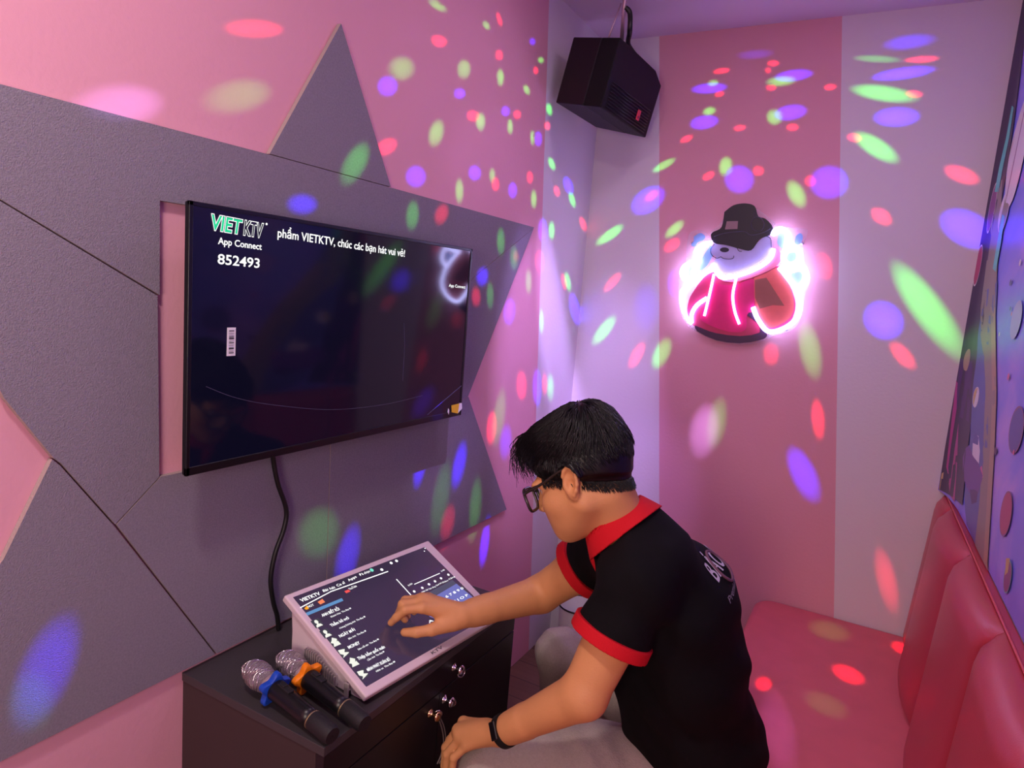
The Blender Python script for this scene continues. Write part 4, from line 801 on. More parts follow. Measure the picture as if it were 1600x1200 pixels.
# ------------------------------------------------------------------ signed distance modelling for the person
class Sdf:
    def __init__(s, noise=None): s.ops = []; s.noise = noise; s.lo = np.full(3, 1e9); s.hi = np.full(3, -1e9)
    def _bb(s, c, r):
        c = np.asarray(c, float); s.lo = np.minimum(s.lo, c - r); s.hi = np.maximum(s.hi, c + r)
    def cap(s, a, b, r1, r2=None, k=0.012, lat=None, sc=1.0, mode='u', clip=None):
        a = np.asarray(a, float); b = np.asarray(b, float); r2 = r1 if r2 is None else r2
        if mode == 'u': s._bb(a, r1 * max(1, sc) + 0.02); s._bb(b, r2 * max(1, sc) + 0.02)
        if lat is not None: lat = np.asarray(lat, float); lat = lat / np.linalg.norm(lat)
        def f(P):
            Q = P - a; ba = b - a
            if lat is not None:
                cf = (1 - 1 / sc); Q = Q - np.outer(Q @ lat, lat) * cf; ba = ba - lat * (ba @ lat) * cf
            h = np.clip(Q @ ba / max(ba @ ba, 1e-12), 0, 1)
            d = np.linalg.norm(Q - h[:, None] * ba, axis=1) - (r1 + (r2 - r1) * h)
            if clip:
                for o, n in clip: d = np.maximum(d, (P - np.asarray(o)) @ np.asarray(n))
            return d
        c = (a + b) / 2; R = np.linalg.norm(b - a) / 2 + max(r1, r2) * max(1, sc)
        s.ops.append((mode, f, k, c, R)); return s
    def ell(s, c, r, ax=None, k=0.012, mode='u'):
        c = np.asarray(c, float); r = np.asarray(r, float); A = np.eye(3) if ax is None else np.asarray(ax, float)
        if mode == 'u': s._bb(c, max(r) + 0.015)
        def f(P):
            Q = (P - c) @ A.T; k0 = np.linalg.norm(Q / r, axis=1); k1 = np.linalg.norm(Q / (r * r), axis=1)
            return k0 * (k0 - 1) / np.maximum(k1, 1e-9)
        s.ops.append((mode, f, k, c, max(r))); return s
    def half(s, o, n):
        o = np.asarray(o, float); n = np.asarray(n, float); n = n / np.linalg.norm(n)
        s.ops.append(('i', lambda P: (P - o) @ n, 0.004, o, 1e6)); return s
    def ev(s, P, ops=None):
        d = np.full(len(P), 1.0)
        for mode, f, k, c, R in (s.ops if ops is None else ops):
            e = f(P)
            if mode == 'u':
                h = np.maximum(k - np.abs(d - e), 0) / k; d = np.minimum(d, e) - h * h * k * 0.25
            elif mode == 's':
                e = -e; h = np.maximum(k - np.abs(d - e), 0) / k; d = np.maximum(d, e) + h * h * k * 0.25
            else: d = np.maximum(d, e)
        if s.noise is not None: d = d + s.noise(P)
        return d
    def mesh(s, h):
        lo = s.lo - 3 * h; N = np.ceil((s.hi - lo) / h).astype(int) + 3
        B = 20
        nb = np.ceil(N / B).astype(int); N = nb * B
        G = np.ones(tuple(N), np.float32)
        ax = np.arange(B)
        off = np.stack(np.meshgrid(ax, ax, ax, indexing='ij'), -1).reshape(-1, 3) * h
        Rb = B * h * 0.87
        ctr = np.stack(np.meshgrid(*[np.arange(n) for n in nb], indexing='ij'), -1).reshape(-1, 3)
        cc = lo + (ctr * B + B / 2) * h
        dc = s.ev(cc)
        for (i, j, k), c, d0 in zip(ctr, cc, dc):
            sl = (slice(i * B, i * B + B), slice(j * B, j * B + B), slice(k * B, k * B + B))
            if abs(d0) > Rb * 1.6 + 0.03:
                G[sl] = 1.0 if d0 > 0 else -1.0; continue
            ops = [o for o in s.ops if o[0] == 'i' or np.linalg.norm(o[3] - c) - o[4] < Rb * 1.2 + o[2] + 0.03]
            if not ops: continue
            P = lo + np.array([i, j, k]) * B * h + off
            G[sl] = s.ev(P, ops).reshape(B, B, B)
        S = G < 0
        Cn = np.zeros(tuple(N - 1), np.int8)
        for dx in (0, 1):
            for dy in (0, 1):
                for dz in (0, 1): Cn += S[dx:N[0] - 1 + dx, dy:N[1] - 1 + dy, dz:N[2] - 1 + dz]
        act = np.argwhere((Cn > 0) & (Cn < 8))
        idx = np.full(tuple(N - 1), -1, np.int32); idx[act[:, 0], act[:, 1], act[:, 2]] = np.arange(len(act))
        cor = np.array([(a, b, c) for a in (0, 1) for b in (0, 1) for c in (0, 1)])
        val = np.stack([G[act[:, 0] + a, act[:, 1] + b, act[:, 2] + c] for a, b, c in cor], 1).astype(float)
        acc = np.zeros((len(act), 3)); cnt = np.zeros(len(act))
        for p in range(8):
            for q in range(p + 1, 8):
                if np.abs(cor[p] - cor[q]).sum() != 1: continue
                m = (val[:, p] < 0) != (val[:, q] < 0)
                t = np.where(m, val[:, p] / np.where(m, val[:, p] - val[:, q], 1), 0)
                acc += np.where(m[:, None], cor[p] + t[:, None] * (cor[q] - cor[p]), 0); cnt += m
        V = lo + (act + acc / cnt[:, None]) * h
        F = []
        for a in range(3):
            b, c = (a + 1) % 3, (a + 2) % 3
            s0 = [slice(None)] * 3; s1 = [slice(None)] * 3; s0[a] = slice(0, N[a] - 1); s1[a] = slice(1, N[a])
            ed = np.argwhere(S[tuple(s0)] != S[tuple(s1)])
            ed = ed[(ed[:, b] > 0) & (ed[:, c] > 0) & (ed[:, b] < N[b] - 1) & (ed[:, c] < N[c] - 1)]
            eb = np.zeros(3, int); eb[b] = 1; ec = np.zeros(3, int); ec[c] = 1
            q = [ed - eb - ec, ed - ec, ed, ed - eb]
            qi = np.stack([idx[p[:, 0], p[:, 1], p[:, 2]] for p in q], 1)
            flip = S[ed[:, 0], ed[:, 1], ed[:, 2]]
            qi = np.where(flip[:, None], qi, qi[:, ::-1]); qi = qi[(qi >= 0).all(1)]; F.append(qi)
        return V, np.concatenate(F)

def np_mesh(name, V, F, mats, parent=None, loc=None):
    org = ORG[parent] if parent is not None else Vector(loc)
    me = bpy.data.meshes.new(name); me.vertices.add(len(V)); me.vertices.foreach_set('co', (V - np.array(org)).astype(np.float32).ravel())
    n = len(F); me.loops.add(n * 4); me.loops.foreach_set('vertex_index', F.astype(np.int32).ravel())
    me.polygons.add(n); me.polygons.foreach_set('loop_start', np.arange(0, n * 4, 4, dtype=np.int32)); me.polygons.foreach_set('loop_total', np.full(n, 4, np.int32))
    me.update(calc_edges=True); me.validate()
    me.polygons.foreach_set('use_smooth', np.ones(len(me.polygons), bool))
    for m in (mats if isinstance(mats, list) else [mats]): me.materials.append(m)
    o = bpy.data.objects.new(name, me); COL.objects.link(o)
    if parent is not None: o.parent = parent
    else: o.location = org
    ORG[o] = org; return o

A_ = np.array
def nz(v): v = np.asarray(v, float); return v / np.linalg.norm(v)
def lerp(a, b, t): return np.asarray(a) * (1 - t) + np.asarray(b) * t
# ---- joints (metres in the room)
HC = A_((0.6657,1.2367,1.1968))
pit = math.radians(30); yaw = math.radians(2)
hf = A_([-math.cos(yaw) * math.cos(pit), math.sin(yaw) * math.cos(pit), -math.sin(pit)])
hl = nz(np.cross([0, 0, 1.0], hf)); hu = np.cross(hf, hl)
roll = math.radians(0); hl, hu = hl * math.cos(roll) + hu * math.sin(roll), hu * math.cos(roll) - hl * math.sin(roll)
HA = np.stack([hf, hl, hu])
def H(f, l, u): return HC + hf * f + hl * l + hu * u
NBASE = A_((0.7495,1.2852,1.0721))
LAT = nz([0.17, -0.97, 0.12])
T1 = A_((0.7913,1.321,1.0106)); T2 = A_((0.8534,1.376,0.9289)); T3_ = A_((0.8847,1.416,0.7859)); T4 = A_((0.9075,1.4623,0.6392))
PEL = A_((0.928, 1.49, 0.560))
LS = A_((0.8229,1.1925,1.0343)); LE = A_((0.7601,1.1224,0.8089)); LW = A_((0.5881,1.1307,0.6537))
RS = A_((0.6595,1.4487,0.9629)); RE = A_((0.5105,1.4363,0.8167)); RW = A_((0.4165,1.2244,0.8159))
LH = A_((0.925, 1.40, 0.54)); RH = A_((0.925, 1.57, 0.54)); LK = A_((0.520, 1.195, 0.505)); RK = A_((0.470, 1.705, 0.520))
LA = A_((0.555, 1.17, 0.085)); RA = A_((0.52, 1.72, 0.085))

body = Sdf()
# torso and legs
body.cap(PEL, T4, 0.105, 0.100, 0.03, LAT, 1.45).cap(T4, T3_, 0.100, 0.105, 0.03, LAT, 1.4).cap(T3_, T2, 0.105, 0.108, 0.03, LAT, 1.45).cap(T2, T1, 0.104, 0.068, 0.03, LAT, 1.25)
body.cap(LS, lerp(T1, LS, 0.3), 0.052, 0.054, 0.02).cap(RS, lerp(T1, RS, 0.3), 0.052, 0.056, 0.02)
for hj, kj, aj, sgn in ((LH, LK, LA, -1), (RH, RK, RA, 1)):
    body.cap(hj, kj, 0.082, 0.054, 0.03).cap(kj, lerp(kj, aj, 0.4), 0.052, 0.054, 0.02).cap(lerp(kj, aj, 0.4), aj, 0.054, 0.036, 0.02)
    body.cap(aj + [0.02, 0, -0.045], aj + [-0.10, 0.01 * sgn, -0.058], 0.036, 0.026, 0.02)
    for q in range(5): body.cap(aj + [-0.10, 0.01 * sgn + (q - 2) * 0.014, -0.066], aj + [-0.135 + abs(q - 1.5) * 0.006, 0.012 * sgn + (q - 2) * 0.016, -0.072], 0.010, 0.009, 0.008)
# neck and head
body.cap(NBASE, H(-0.030, 0, -0.050), 0.056, 0.050, 0.02).cap(lerp(NBASE, T1, 0.6), H(-0.050, 0, -0.045), 0.047, 0.044, 0.02)
body.ell(H(-0.015, 0, 0.030), (0.097, 0.074, 0.085), HA, 0.02)
body.ell(H(0.038, 0, -0.030), (0.054, 0.060, 0.085), HA, 0.03)
for s_ in (-1, 1):
    body.cap(H(-0.008, 0.050 * s_, -0.050), H(0.066, 0.014 * s_, -0.100), 0.024, 0.017, 0.03)
    body.ell(H(0.052, 0.042 * s_, -0.034), (0.030, 0.024, 0.026), HA, 0.02)
    body.ell(H(0.078, 0.032 * s_, 0.013), (0.016, 0.028, 0.009), HA, 0.012)
body.ell(H(0.080, 0, -0.100), (0.015, 0.020, 0.014), HA, 0.02)
body.ell(H(0.070, 0, -0.066), (0.024, 0.036, 0.026), HA, 0.035)
for s_ in (-1, 1): body.ell(H(0.092, 0.033 * s_, -0.008), (0.016, 0.019, 0.012), HA, 0.012, 's')
body.cap(H(0.090, 0, 0.004), H(0.112, 0, -0.036), 0.0085, 0.0115, 0.012)
for s_ in (-1, 1): body.ell(H(0.100, 0.012 * s_, -0.040), (0.012, 0.008, 0.008), HA, 0.008)
body.ell(H(0.094, 0, -0.0625), (0.008, 0.022, 0.0055), HA, 0.004).ell(H(0.0925, 0, -0.0735), (0.008, 0.020, 0.0062), HA, 0.004)
for s_ in (-1, 1):                      # ears: rim, lobe, hollow, tragus
    ea = [hf * 0.94 + hu * 0.34, hl * s_ * 0.92 - hf * 0.39, hu * 0.94 - hf * 0.34]
    ea = np.stack([nz(ea[0]), nz(np.cross(nz(ea[2]), nz(ea[0])) * 1.0), nz(ea[2])])
    c = H(-0.014, 0.0765 * s_, -0.004)
    body.ell(c, (0.0185, 0.0075, 0.031), ea, 0.008)
    body.ell(c + hf * 0.004 - hu * 0.026, (0.009, 0.006, 0.011), HA, 0.008)
    body.ell(c + hf * 0.002 + hl * s_ * 0.0065 - hu * 0.003, (0.0085, 0.0065, 0.014), ea, 0.005, 's')
    body.ell(c + hf * 0.000 + hl * s_ * 0.0065 + hu * 0.013, (0.0095, 0.004, 0.009), ea, 0.004, 's')
    body.ell(c + hf * 0.014 + hl * s_ * 0.002 - hu * 0.006, (0.005, 0.004, 0.007), HA, 0.004)
    ex_, ez_ = ea[0], ea[2]
    rimp = [c + ex_ * 0.0165 * math.cos(a) + ez_ * 0.029 * math.sin(a) + hl * s_ * (0.0045 + 0.002 * (1 - math.cos(a))) for a in np.linspace(0.35, 4.2, 9)]
    for p_, q_ in zip(rimp[:-1], rimp[1:]): body.cap(p_, q_, 0.0036, 0.0034, 0.004)
    body.ell(c + hf * 0.001 + hl * s_ * 0.0065 - hu * 0.005, (0.0065, 0.0075, 0.009), ea, 0.004, 's')
# arms
for S_, E_, W_ in ((LS, LE, LW), (RS, RE, RW)):
    body.cap(S_, lerp(S_, E_, 0.5), 0.052, 0.0505, 0.03).cap(lerp(S_, E_, 0.5), E_, 0.0505, 0.0440, 0.008)
    body.cap(E_, lerp(E_, W_, 0.85), 0.0450, 0.0305, 0.014).cap(lerp(E_, W_, 0.7), W_, 0.0325, 0.0285, 0.010)
NAILS = []
def hand(W, mcps, fingers, thumb, palm_r=0.0135):
    for m in mcps: body.cap(lerp(W, m, 0.12), m, 0.017, 0.0120, 0.014)
    body.cap(lerp(W, lerp(mcps[0], mcps[3], 0.5), 0.35), lerp(mcps[1], mcps[2], 0.5), 0.018, 0.0135, 0.016)
    for m, (p, d, t), r in zip(mcps, fingers, (0.0098, 0.0100, 0.0096, 0.0084)):
        body.cap(m, p, r * 1.10, r, 0.006).cap(p, d, r, r * 0.93, 0.004).cap(d, t, r * 0.93, r * 0.80, 0.004)
        NAILS.append((t, d, p))
    c, m, i, t = thumb
    body.cap(c, m, 0.0185, 0.0135, 0.016).cap(m, i, 0.0125, 0.0118, 0.006).cap(i, t, 0.0115, 0.0092, 0.004)
    NAILS.append((t, i, m))
# right hand: index finger on the glass, the others curled behind it
R_ = [A_(p) for p in [(0.3562,1.1526,0.8441),(0.341,1.1656,0.8479),(0.3352,1.183,0.847),(0.3342,1.2046,0.8415)]]
RF = [[A_(p) for p in f] for f in ([(0.3303,1.1246,0.8427),(0.3131,1.119,0.823),(0.2994,1.1174,0.8056)], [(0.3168,1.1321,0.849),(0.3077,1.1346,0.8239),(0.318,1.1434,0.8084)], [(0.3093,1.1508,0.8484),(0.3025,1.1525,0.8242),(0.3136,1.1583,0.8085)], [(0.308,1.1765,0.8412),(0.3043,1.176,0.8216),(0.3151,1.1799,0.8094)])]
RT = [A_(p) for p in [(0.4076,1.1974,0.8059),(0.3835,1.1558,0.8004),(0.3591,1.1327,0.7962),(0.3342,1.1221,0.7925)]]
hand(RW, R_, RF, RT)
# left hand laid over the knee
L_ = [A_(p) for p in [(0.4755,1.1661,0.6104),(0.4789,1.1411,0.6079),(0.4974,1.1257,0.6067),(0.5193,1.1174,0.6032)]]
LF = [[A_(p) for p in f] for f in ([(0.4449,1.1655,0.553),(0.4426,1.1665,0.5091),(0.4471,1.1691,0.4746)], [(0.4541,1.1368,0.5573),(0.4542,1.1368,0.5142),(0.4583,1.1405,0.4733)], [(0.47,1.1183,0.5604),(0.47,1.1184,0.5178),(0.4732,1.1232,0.4794)], [(0.4944,1.1055,0.5701),(0.4921,1.1057,0.5361),(0.4931,1.1105,0.5049)])]
LT = [A_(p) for p in [(0.5459,1.1501,0.6306),(0.5031,1.1708,0.6037),(0.4755,1.1821,0.567),(0.4595,1.1795,0.5335)]]
hand(LW, L_, LF, LT)
V, F = body.mesh(0.0030)
person = np_mesh('person', V, F, [SKIN, LIP, NAIL], None, (0.93, 1.5, 0.0))
tag(person, 'seated person in a black polo shirt with red trim leaning over to touch the screen', 'person')
fc = V[F].mean(1); mi = np.zeros(len(F), np.int32)
Q = (fc - HC) @ HA.T
mi[(np.abs(Q[:, 2] + 0.068) < 0.0105) & (np.abs(Q[:, 1]) < 0.021) & (Q[:, 0] > 0.0935)] = 1
for t, d, p in NAILS:
    ax = nz(t - d); nrm = nz(np.cross(ax, np.cross(p - d + 1e-6, ax))); 
    k = (fc - t); a_ = k @ ax; b_ = k @ (-nrm); l_ = np.linalg.norm(k - np.outer(a_, ax) - np.outer(k @ nrm, nrm), axis=1)
    mi[(np.abs(a_) < 0.0062) & (b_ < -0.0045) & (b_ > -0.013) & (l_ < 0.0052)] = 2
person.data.polygons.foreach_set('material_index', mi); person.data.update()
bvh_body = BVHTree.FromPolygons([tuple(p) for p in V], [tuple(map(int, f)) for f in F])

# ---- eyes
for s_ in (-1, 1):
    mb = MB(); MM = Matrix.Translation(H(0.072, 0.032 * s_, -0.006)); mb.lathe([(0.001, -0.0118), (0.008, -0.0088), (0.0118, 0), (0.008, 0.0088), (0.001, 0.0118)], MM, 18)
    mb.build('eye', EYEW, person, True)
# ---- polo shirt
def folds(P):
    return 0.0036 * np.sin(P[:, 2] * 52 + P[:, 1] * 30 + 2.2 * np.sin(P[:, 0] * 21)) * np.sin(P[:, 1] * 17 - P[:, 0] * 23 + 1.0) + 0.0016 * np.sin(P[:, 0] * 70 + P[:, 2] * 55 + 1.5 * np.sin(P[:, 1] * 28))
shirt = Sdf(folds)
shirt.cap(PEL + [0.0, 0, -0.055], PEL + [0.01, 0, 0.02], 0.128, 0.124, 0.03, LAT, 1.4).cap(PEL + [0.0, 0, 0.01], T4, 0.124, 0.118, 0.03, LAT, 1.42).cap(T4, T3_, 0.118, 0.122, 0.03, LAT, 1.42).cap(T3_, T2, 0.122, 0.122, 0.03, LAT, 1.45).cap(T2, T1, 0.122, 0.088, 0.03, LAT, 1.32)
shirt.cap(lerp(T1, LS, 0.3), LS, 0.066, 0.068, 0.03).cap(lerp(T1, RS, 0.25), RS, 0.074, 0.064, 0.04)
SLC = A_((0.7895,1.1467,0.9186)); ld = nz(LE - LS); SLC = LS + ld * ((SLC - LS) @ ld) + (SLC - LS - ld * ((SLC - LS) @ ld)) * 0.5
SRC_ = RS + (RE - RS) * 0.40; rdn = nz(RE - RS)
shirt.cap(LS, SLC + ld * 0.03, 0.068, 0.0725, 0.03, clip=[(SLC, ld)])
shirt.cap(RS, SRC_ + rdn * 0.03, 0.066, 0.069, 0.03, clip=[(SRC_, rdn)])
nd = nz(H(-0.028, 0, -0.055) - NBASE)
CB = A_((0.7473,1.2763,1.0961)); nc = nz([-0.74, 0.03, 0.67])
shirt.cap(CB - nc * 0.09, CB - nc * 0.02, 0.10, 0.082, 0.03)
shirt.cap(CB - nc * 0.002, CB + nc * 0.15, 0.066, 0.10, 0.006, mode='s').cap(CB + nc * 0.030, CB + nc * 0.16, 0.090, 0.15, 0.012, mode='s')
shirt.cap(SLC - ld * 0.016, SLC + ld * 0.06, 0.0565, 0.0570, 0.004, mode='s').cap(SRC_ - rdn * 0.016, SRC_ + rdn * 0.06, 0.0550, 0.0560, 0.004, mode='s')
shirt.cap((0.8314,1.3583,0.7495), (0.8814,1.4199,0.5345), 0.088, 0.098, 0.05)
shirt.half((0, 0, 0.452), (0, 0, -1))
V2, F2 = shirt.mesh(0.0042)
sh = np_mesh('polo_shirt', V2, F2, CLOTH, person)
bvh = BVHTree.FromPolygons([tuple(p) for p in V2], [tuple(map(int, f)) for f in F2])
def cuff(c, d, r):
    k = Sdf(); k.cap(c - d * 0.05, c + d * 0.05, r, r + 0.001, 0.004, clip=[(c + d * 0.004, d), (c - d * 0.022, -d)])
    k.cap(c - d * 0.1, c + d * 0.1, r - 0.016, r - 0.016, 0.002, mode='s'); v, f = k.mesh(0.0024); return np_mesh('sleeve_band', v, f, RED, sh)
for c_ in (cuff(SLC, ld, 0.0785), cuff(SRC_, rdn, 0.0755)): c_['label'] = 'red knit sleeve band'
# collar: a folded band around the neck, high at the back
cl = Sdf()
cl.cap(CB - nc * 0.060, CB + nc * 0.036, 0.112, 0.067, 0.01, clip=[(CB + nc * 0.028, nc), (CB - nc * 0.018, -nc)])
cl.cap(CB - nc * 0.075, CB + nc * 0.06, 0.104, 0.0575, 0.004, mode='s')
v, f = cl.mesh(0.0026); co = np_mesh('collar', v, f, RED, sh); co['label'] = 'red folded collar'
pl = Sdf(); pf = nz(hf - nc * (hf @ nc)); pl.cap(CB + pf * 0.088 - nc * 0.025, CB + pf * 0.105 - nc * 0.10, 0.018, 0.016, 0.01)
v, f = pl.mesh(0.003); np_mesh('placket', v, f, RED, sh)
# writing across the back
def back_pt(t, s, lift):
    A0 = Vector(BK0) + Vector(BKL) * t + Vector(BKU) * s
    hit = bvh.ray_cast(A0 + Vector(BKN) * 0.5, -Vector(BKN))
    if hit[0] is None:
        k = bvh.find_nearest(A0); return tuple(k[0] + k[1] * lift)
    return tuple(hit[0] + hit[1] * (lift if hit[1].dot(Vector(BKN)) > 0 else -lift))
BK0 = (0.938, 1.318, 1.010); BKL = (-0.17, 0.98, 0.03); BKN = Vector((0.70, 0.10, 0.70)).normalized(); BKU = Vector((-0.71, -0.10, 0.70)).normalized()
def fine(v, f, step):
    me = bpy.data.meshes.new('t'); me.from_pydata(v, [], f); b = bmesh.new(); b.from_mesh(me)
    bmesh.ops.triangulate(b, faces=b.faces)
    for _ in range(3):
        e = [q for q in b.edges if q.calc_length() > step]
        if not e: break
        bmesh.ops.subdivide_edges(b, edges=e, cuts=1, use_grid_fill=False); bmesh.ops.triangulate(b, faces=b.faces)
    out = [tuple(q.co) for q in b.verts], [tuple(q.index for q in x.verts) for x in (b.verts.index_update(), b.faces)[1]]
    b.free(); bpy.data.meshes.remove(me); return out
def shirt_text(body_, t0, t1, s0, h, m, **kw):
    v, f = text_mesh(body_, **kw); v, f = fine(v, f, 0.25)
    x0 = min(p[0] for p in v); x1 = max(p[0] for p in v); sx = (t1 - t0) / (x1 - x0); mb = MB()
    mb.add([back_pt(t0 + (p[0] - x0) * sx, s0 + p[1] * h / 0.72, 0.0015) for p in v], f); return mb.build('shirt_print', m, sh, fixn=False)
PRW = mat('white_print', (205, 196, 206), 0.7); PRM = mat('dull_pink_print', (112, 72, 92), 0.7); PRG = mat('grey_print_small', (150, 142, 152), 0.7)
shirt_text('BẢO CHÂU', 0.0, 0.235, 0.0, 0.044, PRW, bold=0.015); shirt_text('Premium Sound Quality', -0.01, 0.245, -0.042, 0.013, PRG)
mb = MB()
arc = [back_pt(0.062 + 0.030 * math.cos(a), 0.008 + 0.036 * math.sin(a), 0.0022) for a in [2 * PI * k / 26 for k in range(26)]]
mb.tube(arc, 0.003, 6, closed=True); mb.build('shirt_print', PRM, sh, True)
# ---- trousers
def pfold(P): return 0.003 * np.sin(P[:, 0] * 60 + P[:, 2] * 40 + 2 * np.sin(P[:, 1] * 30)) * np.sin(P[:, 1] * 45 + P[:, 0] * 12)
tr = Sdf(pfold)
for hj, kj, aj in ((LH, LK, LA), (RH, RK, RA)):
    tr.cap(hj, lerp(hj, kj, 0.5), 0.092, 0.092, 0.04).cap(lerp(hj, kj, 0.5), kj, 0.090, 0.068, 0.04)
    tr.cap(kj, lerp(kj, aj, 0.5), 0.067, 0.068, 0.03).cap(lerp(kj, aj, 0.5), aj + [0, 0, 0.02], 0.068, 0.060, 0.02, clip=[(aj + [0, 0, -0.005], (0, 0, -1))])
tr.cap(LH, RH, 0.094, 0.094, 0.04)
V3, F3 = tr.mesh(0.0045); V3 = V3.copy(); low = (V3[:, 0] > 0.86) & (V3[:, 2] < 0.4485); V3[low, 2] = 0.4485
trs = np_mesh('trousers', V3, F3, PANTS, person)
# ---- wristband on the left wrist
wd = nz(LW - LE); wc = LW - wd * 0.012
a1 = nz(np.cross(wd, [0, 0, 1.0])); a2 = np.cross(wd, a1)
mb = MB(); vs = []; n = 40
for rr, hh in ((0.0305, -0.008), (0.0335, -0.008), (0.0340, 0), (0.0335, 0.008), (0.0305, 0.008)):
    for k in range(n):
        a = 2 * PI * k / n; vs.append(wc + (a1 * math.cos(a) + a2 * math.sin(a)) * rr + wd * hh)
mb.add(vs, [(j * n + k, j * n + (k + 1) % n, ((j + 1) % 5) * n + (k + 1) % n, ((j + 1) % 5) * n + k) for j in range(5) for k in range(n)])
wb = mb.build('wristband', RUBBER, person, auto=40)
mb = MB(); up_ = nz(np.array([0.25, -0.75, 0.75]) - wd * (wd @ np.array([0.25, -0.75, 0.75]))); sd = np.cross(wd, up_)
mb.hexa([wc + wd * a + sd * b + up_ * h for h in (0.0315, 0.0372) for a, b in ((-0.0085, -0.018), (0.0085, -0.018), (0.0085, 0.018), (-0.0085, 0.018))]); mb.build('tracker', BLACKPL, wb, bevel=0.003)
# ---- glasses
gl = MB()
def gpt(f, l, u): return Vector(H(f, l, u))
def rim_pts(s_, k=1.0):
    c = (0.0345 * s_, -0.012); w_, h_ = 0.0275 * k, 0.0235 * k; P = []
    for i in range(28):
        a = 2 * PI * i / 28; ca, sa = math.cos(a), math.sin(a)
        x = w_ * math.copysign(abs(ca) ** 0.55, ca); y = h_ * math.copysign(abs(sa) ** 0.6, sa)
        l = c[0] + x; P.append(gpt(0.1175 - 3.0 * l * l, l, c[1] + y + (0.0008 if sa > 0 else 0)))
    return P
for s_ in (-1, 1): gl.tube(rim_pts(s_), 0.0032, 8, closed=True)
gl.tube(smooth_path([gpt(0.116, -0.010, -0.003), gpt(0.119, 0, 0.000), gpt(0.116, 0.010, -0.003)]), 0.0024, 8)
gls = gl.build('glasses', FRAME, person, True)
for s_ in (-1, 1):
    mb = MB(); mb.tube(smooth_path([gpt(0.103, 0.060 * s_, 0.004), gpt(0.094, 0.0700 * s_, 0.006), gpt(0.05, 0.0765 * s_, 0.011), gpt(0.0, 0.0815 * s_, 0.022), gpt(-0.022, 0.0790 * s_, 0.020), gpt(-0.040, 0.0770 * s_, 0.004)]), [0.0036] * 14 + [0.0028] * 27, 8)
    mb.build('temple', FRAME, gls, True)
    mb = MB(); P = rim_pts(s_, 0.95); mb.add([tuple(p) for p in P] + [tuple(p - Vector(hf) * 0.0016) for p in P], [tuple(range(28)), tuple(range(28, 56))[::-1]]); mb.build('lens', LENS, gls)
# ---- hair: a close cap plus swept strands
hs = Sdf()
hs.ell(H(-0.017, 0, 0.042), (0.100, 0.080, 0.084), HA, 0.02).ell(H(0.030, 0, 0.083), (0.070, 0.062, 0.042), HA, 0.03).ell(H(-0.054, 0, 0.018), (0.055, 0.066, 0.075), HA, 0.03).ell(H(-0.045, 0, 0.085), (0.06, 0.06, 0.05), HA, 0.03)
head_ops = [o for o in body.ops if np.linalg.norm(o[3] - HC) < 0.20 and o[4] < 0.2]
hs.ops.append(('u', lambda P: body.ev(P, head_ops) - 0.006, 0.012, np.asarray(HC), 0.14))
for s_ in (-1, 1): hs.ell(H(0.028, 0.062 * s_, 0.030), (0.030, 0.014, 0.034), HA, 0.015)
pn = nz(hu * -1.0 + hf * 0.42); po = H(-0.012, 0, -0.004); hs.half(po, pn)
def close_crop(P):
    h = np.clip(-((P - po) @ pn) / 0.055, 0, 1); return body.ev(P, head_ops) - (0.003 + 0.034 * h * h * (3 - 2 * h))
hs.ops.append(('i', close_crop, 0.004, np.asarray(HC), 1e6))
for s_ in (-1, 1): hs.ell(H(-0.014, 0.085 * s_, -0.008), (0.024, 0.018, 0.038), HA, 0.006, 's')
hs.ell(H(0.105, 0, 0.01), (0.040, 0.062, 0.050), HA, 0.012, 's')
vh, fh = hs.mesh(0.003)
hair = np_mesh('hair', vh, fh, HAIR, person)
hb_ = BVHTree.FromPolygons([tuple(p) for p in vh], [tuple(map(int, q)) for q in fh])
rng = random.Random(11)
mb = MB(); wh = (-0.062, 0.015, 0.12)
def scalp(f, l, u):
    c = Vector(H(-0.015, 0, 0.03)); p = Vector(H(f, l, u)); d = (p - c).normalized()
    h_ = hb_.ray_cast(c + d * 0.4, -d)
    return (h_[0], h_[1]) if h_[0] is not None else (None, None)
for tries in range(4200):
    a = rng.uniform(0, 2 * PI); f_ = -0.02 + 0.085 * math.cos(a); l_ = 0.07 * math.sin(a); drop = rng.random() ** 1.5 * 0.020 - 0.006
    u_ = -0.004 + (f_ + 0.012) * 0.42 - drop
    c_ = Vector(H(-0.015, 0, u_)); d_ = (Vector(H(f_, l_, u_)) - c_).normalized()
    if f_ > 0.045: continue
    h_ = bvh_body.ray_cast(c_ + d_ * 0.3, -d_)
    if h_[0] is None or (h_[0] - c_).length > 0.10: continue
    lc = abs((h_[0] - Vector(HC)).dot(Vector(hl)))
    if lc > 0.0755: continue
    dn_ = (-Vector(hu) + Vector(hf) * rng.uniform(-0.5, 0.1) + h_[1] * 0.25).normalized()
    mb.tube([h_[0], h_[0] + dn_ * 0.004 + h_[1] * 0.0006, h_[0] + dn_ * 0.008 + h_[1] * 0.0008], [0.0006, 0.0005, 0.0002], 3, cap=False)
cnt = 0
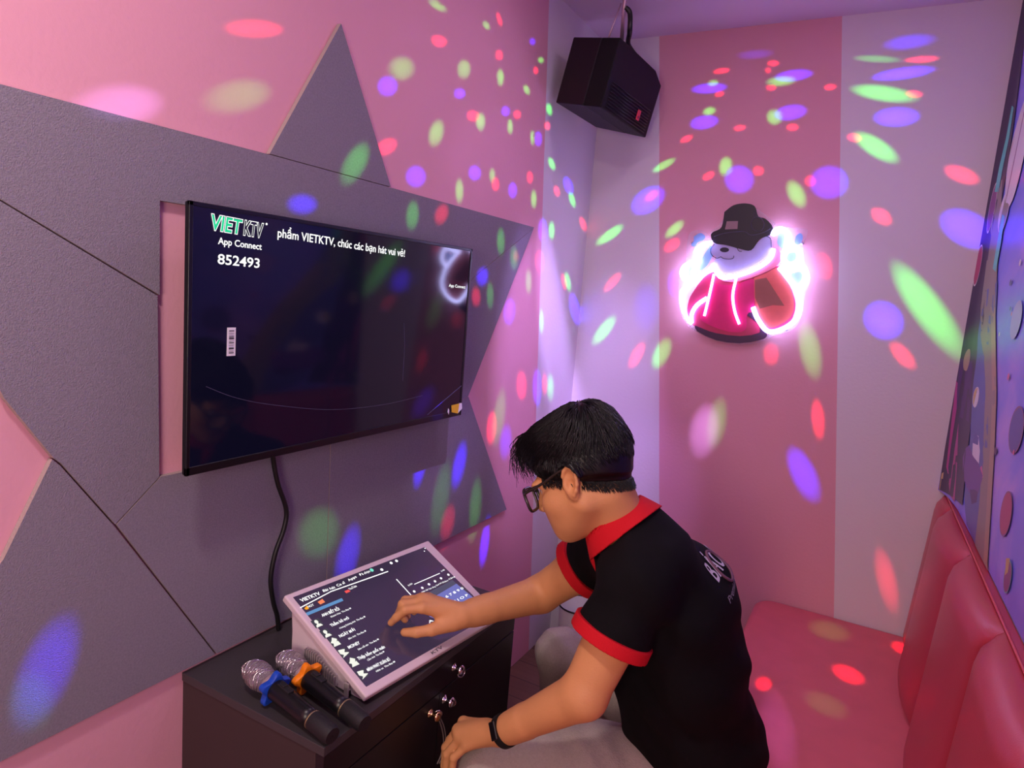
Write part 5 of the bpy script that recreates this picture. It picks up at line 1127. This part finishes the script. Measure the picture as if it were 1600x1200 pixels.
for tries in range(5200):
    th = rng.uniform(0, 2 * PI); ph = math.acos(rng.uniform(-0.25, 1.0))
    f0_, l0_, u0_ = -0.02 + 0.1 * math.sin(ph) * math.cos(th), 0.08 * math.sin(ph) * math.sin(th), 0.035 + 0.09 * math.cos(ph)
    p, nr = scalp(f0_, l0_, u0_)
    if p is None: continue
    q = Vector(((p - Vector(HC)).dot(Vector(hf)), (p - Vector(HC)).dot(Vector(hl)), (p - Vector(HC)).dot(Vector(hu))))
    top = q.z > 0.062
    L = rng.uniform(0.035, 0.060) if top else rng.uniform(0.010, 0.020)
    if q.x > 0.03 and q.z > 0.05: L = rng.uniform(0.040, 0.075)
    dirv = Vector((q.x - wh[0], (q.y - wh[1]) * 0.8, -0.02)) if top else Vector((-0.4 if q.x < 0 else 0.15, 0, -1.0))
    dirv.normalize(); wob = rng.uniform(-0.35, 0.35)
    dirv = Vector((dirv.x + 0.25 * top, dirv.y + wob * 0.4, dirv.z))
    path = [p - nr * 0.002]; cur = p.copy(); N_ = 7; nn = nr
    dw = Vector(hf) * dirv.x + Vector(hl) * dirv.y + Vector(hu) * dirv.z
    for k in range(N_):
        dw = (dw - nn * dw.dot(nn) * 0.8).normalized()
        cur = cur + dw * (L / N_)
        h_ = hb_.find_nearest(cur)
        nn = h_[1]
        lift = (0.002 + 0.006 * rng.random()) if top else 0.0015
        if (cur - h_[0]).length < 0.030: cur = cur.lerp(h_[0] + nn * lift, 0.55)
        cf = (cur - Vector(HC)).dot(Vector(hf))
        if cf > 0.075: dw = (dw + Vector((0, 0, -0.55)) + Vector(hf) * 0.25).normalized()
        path.append(cur.copy())
    r0 = rng.uniform(0.0008, 0.0016)
    mb.tube(path, [r0 * (1 - 0.75 * k / N_) for k in range(N_ + 1)], 3, cap=False); cnt += 1
# fringe falling forward of the brow
for k in range(210):
    l = rng.uniform(-0.055, 0.05); s0 = rng.uniform(0.085, 0.118)
    a = Vector(H(rng.uniform(0.035, 0.065), l * 0.8, s0)); fw = rng.uniform(0.055, 0.085) * (1 - 0.25 * abs(l) / 0.055); dn = rng.uniform(0.015, 0.075)
    b = a + Vector(hf) * fw * 0.55 + Vector(hu) * 0.004; c = a + Vector(hf) * fw + Vector(hu) * (-0.45 * dn) + Vector(hl) * rng.uniform(-0.012, 0.012); d = a + Vector(hf) * fw * rng.uniform(1.0, 1.12) - Vector(hu) * dn + Vector(hl) * rng.uniform(-0.018, 0.018)
    P = smooth_path([a, b, c, d], 4); n = len(P); mb.tube(P, [0.0013 * (1 - 0.8 * i / n) for i in range(n)], 3, cap=False)
mb.build('hair_strands', HAIR, hair, True, fixn=False)
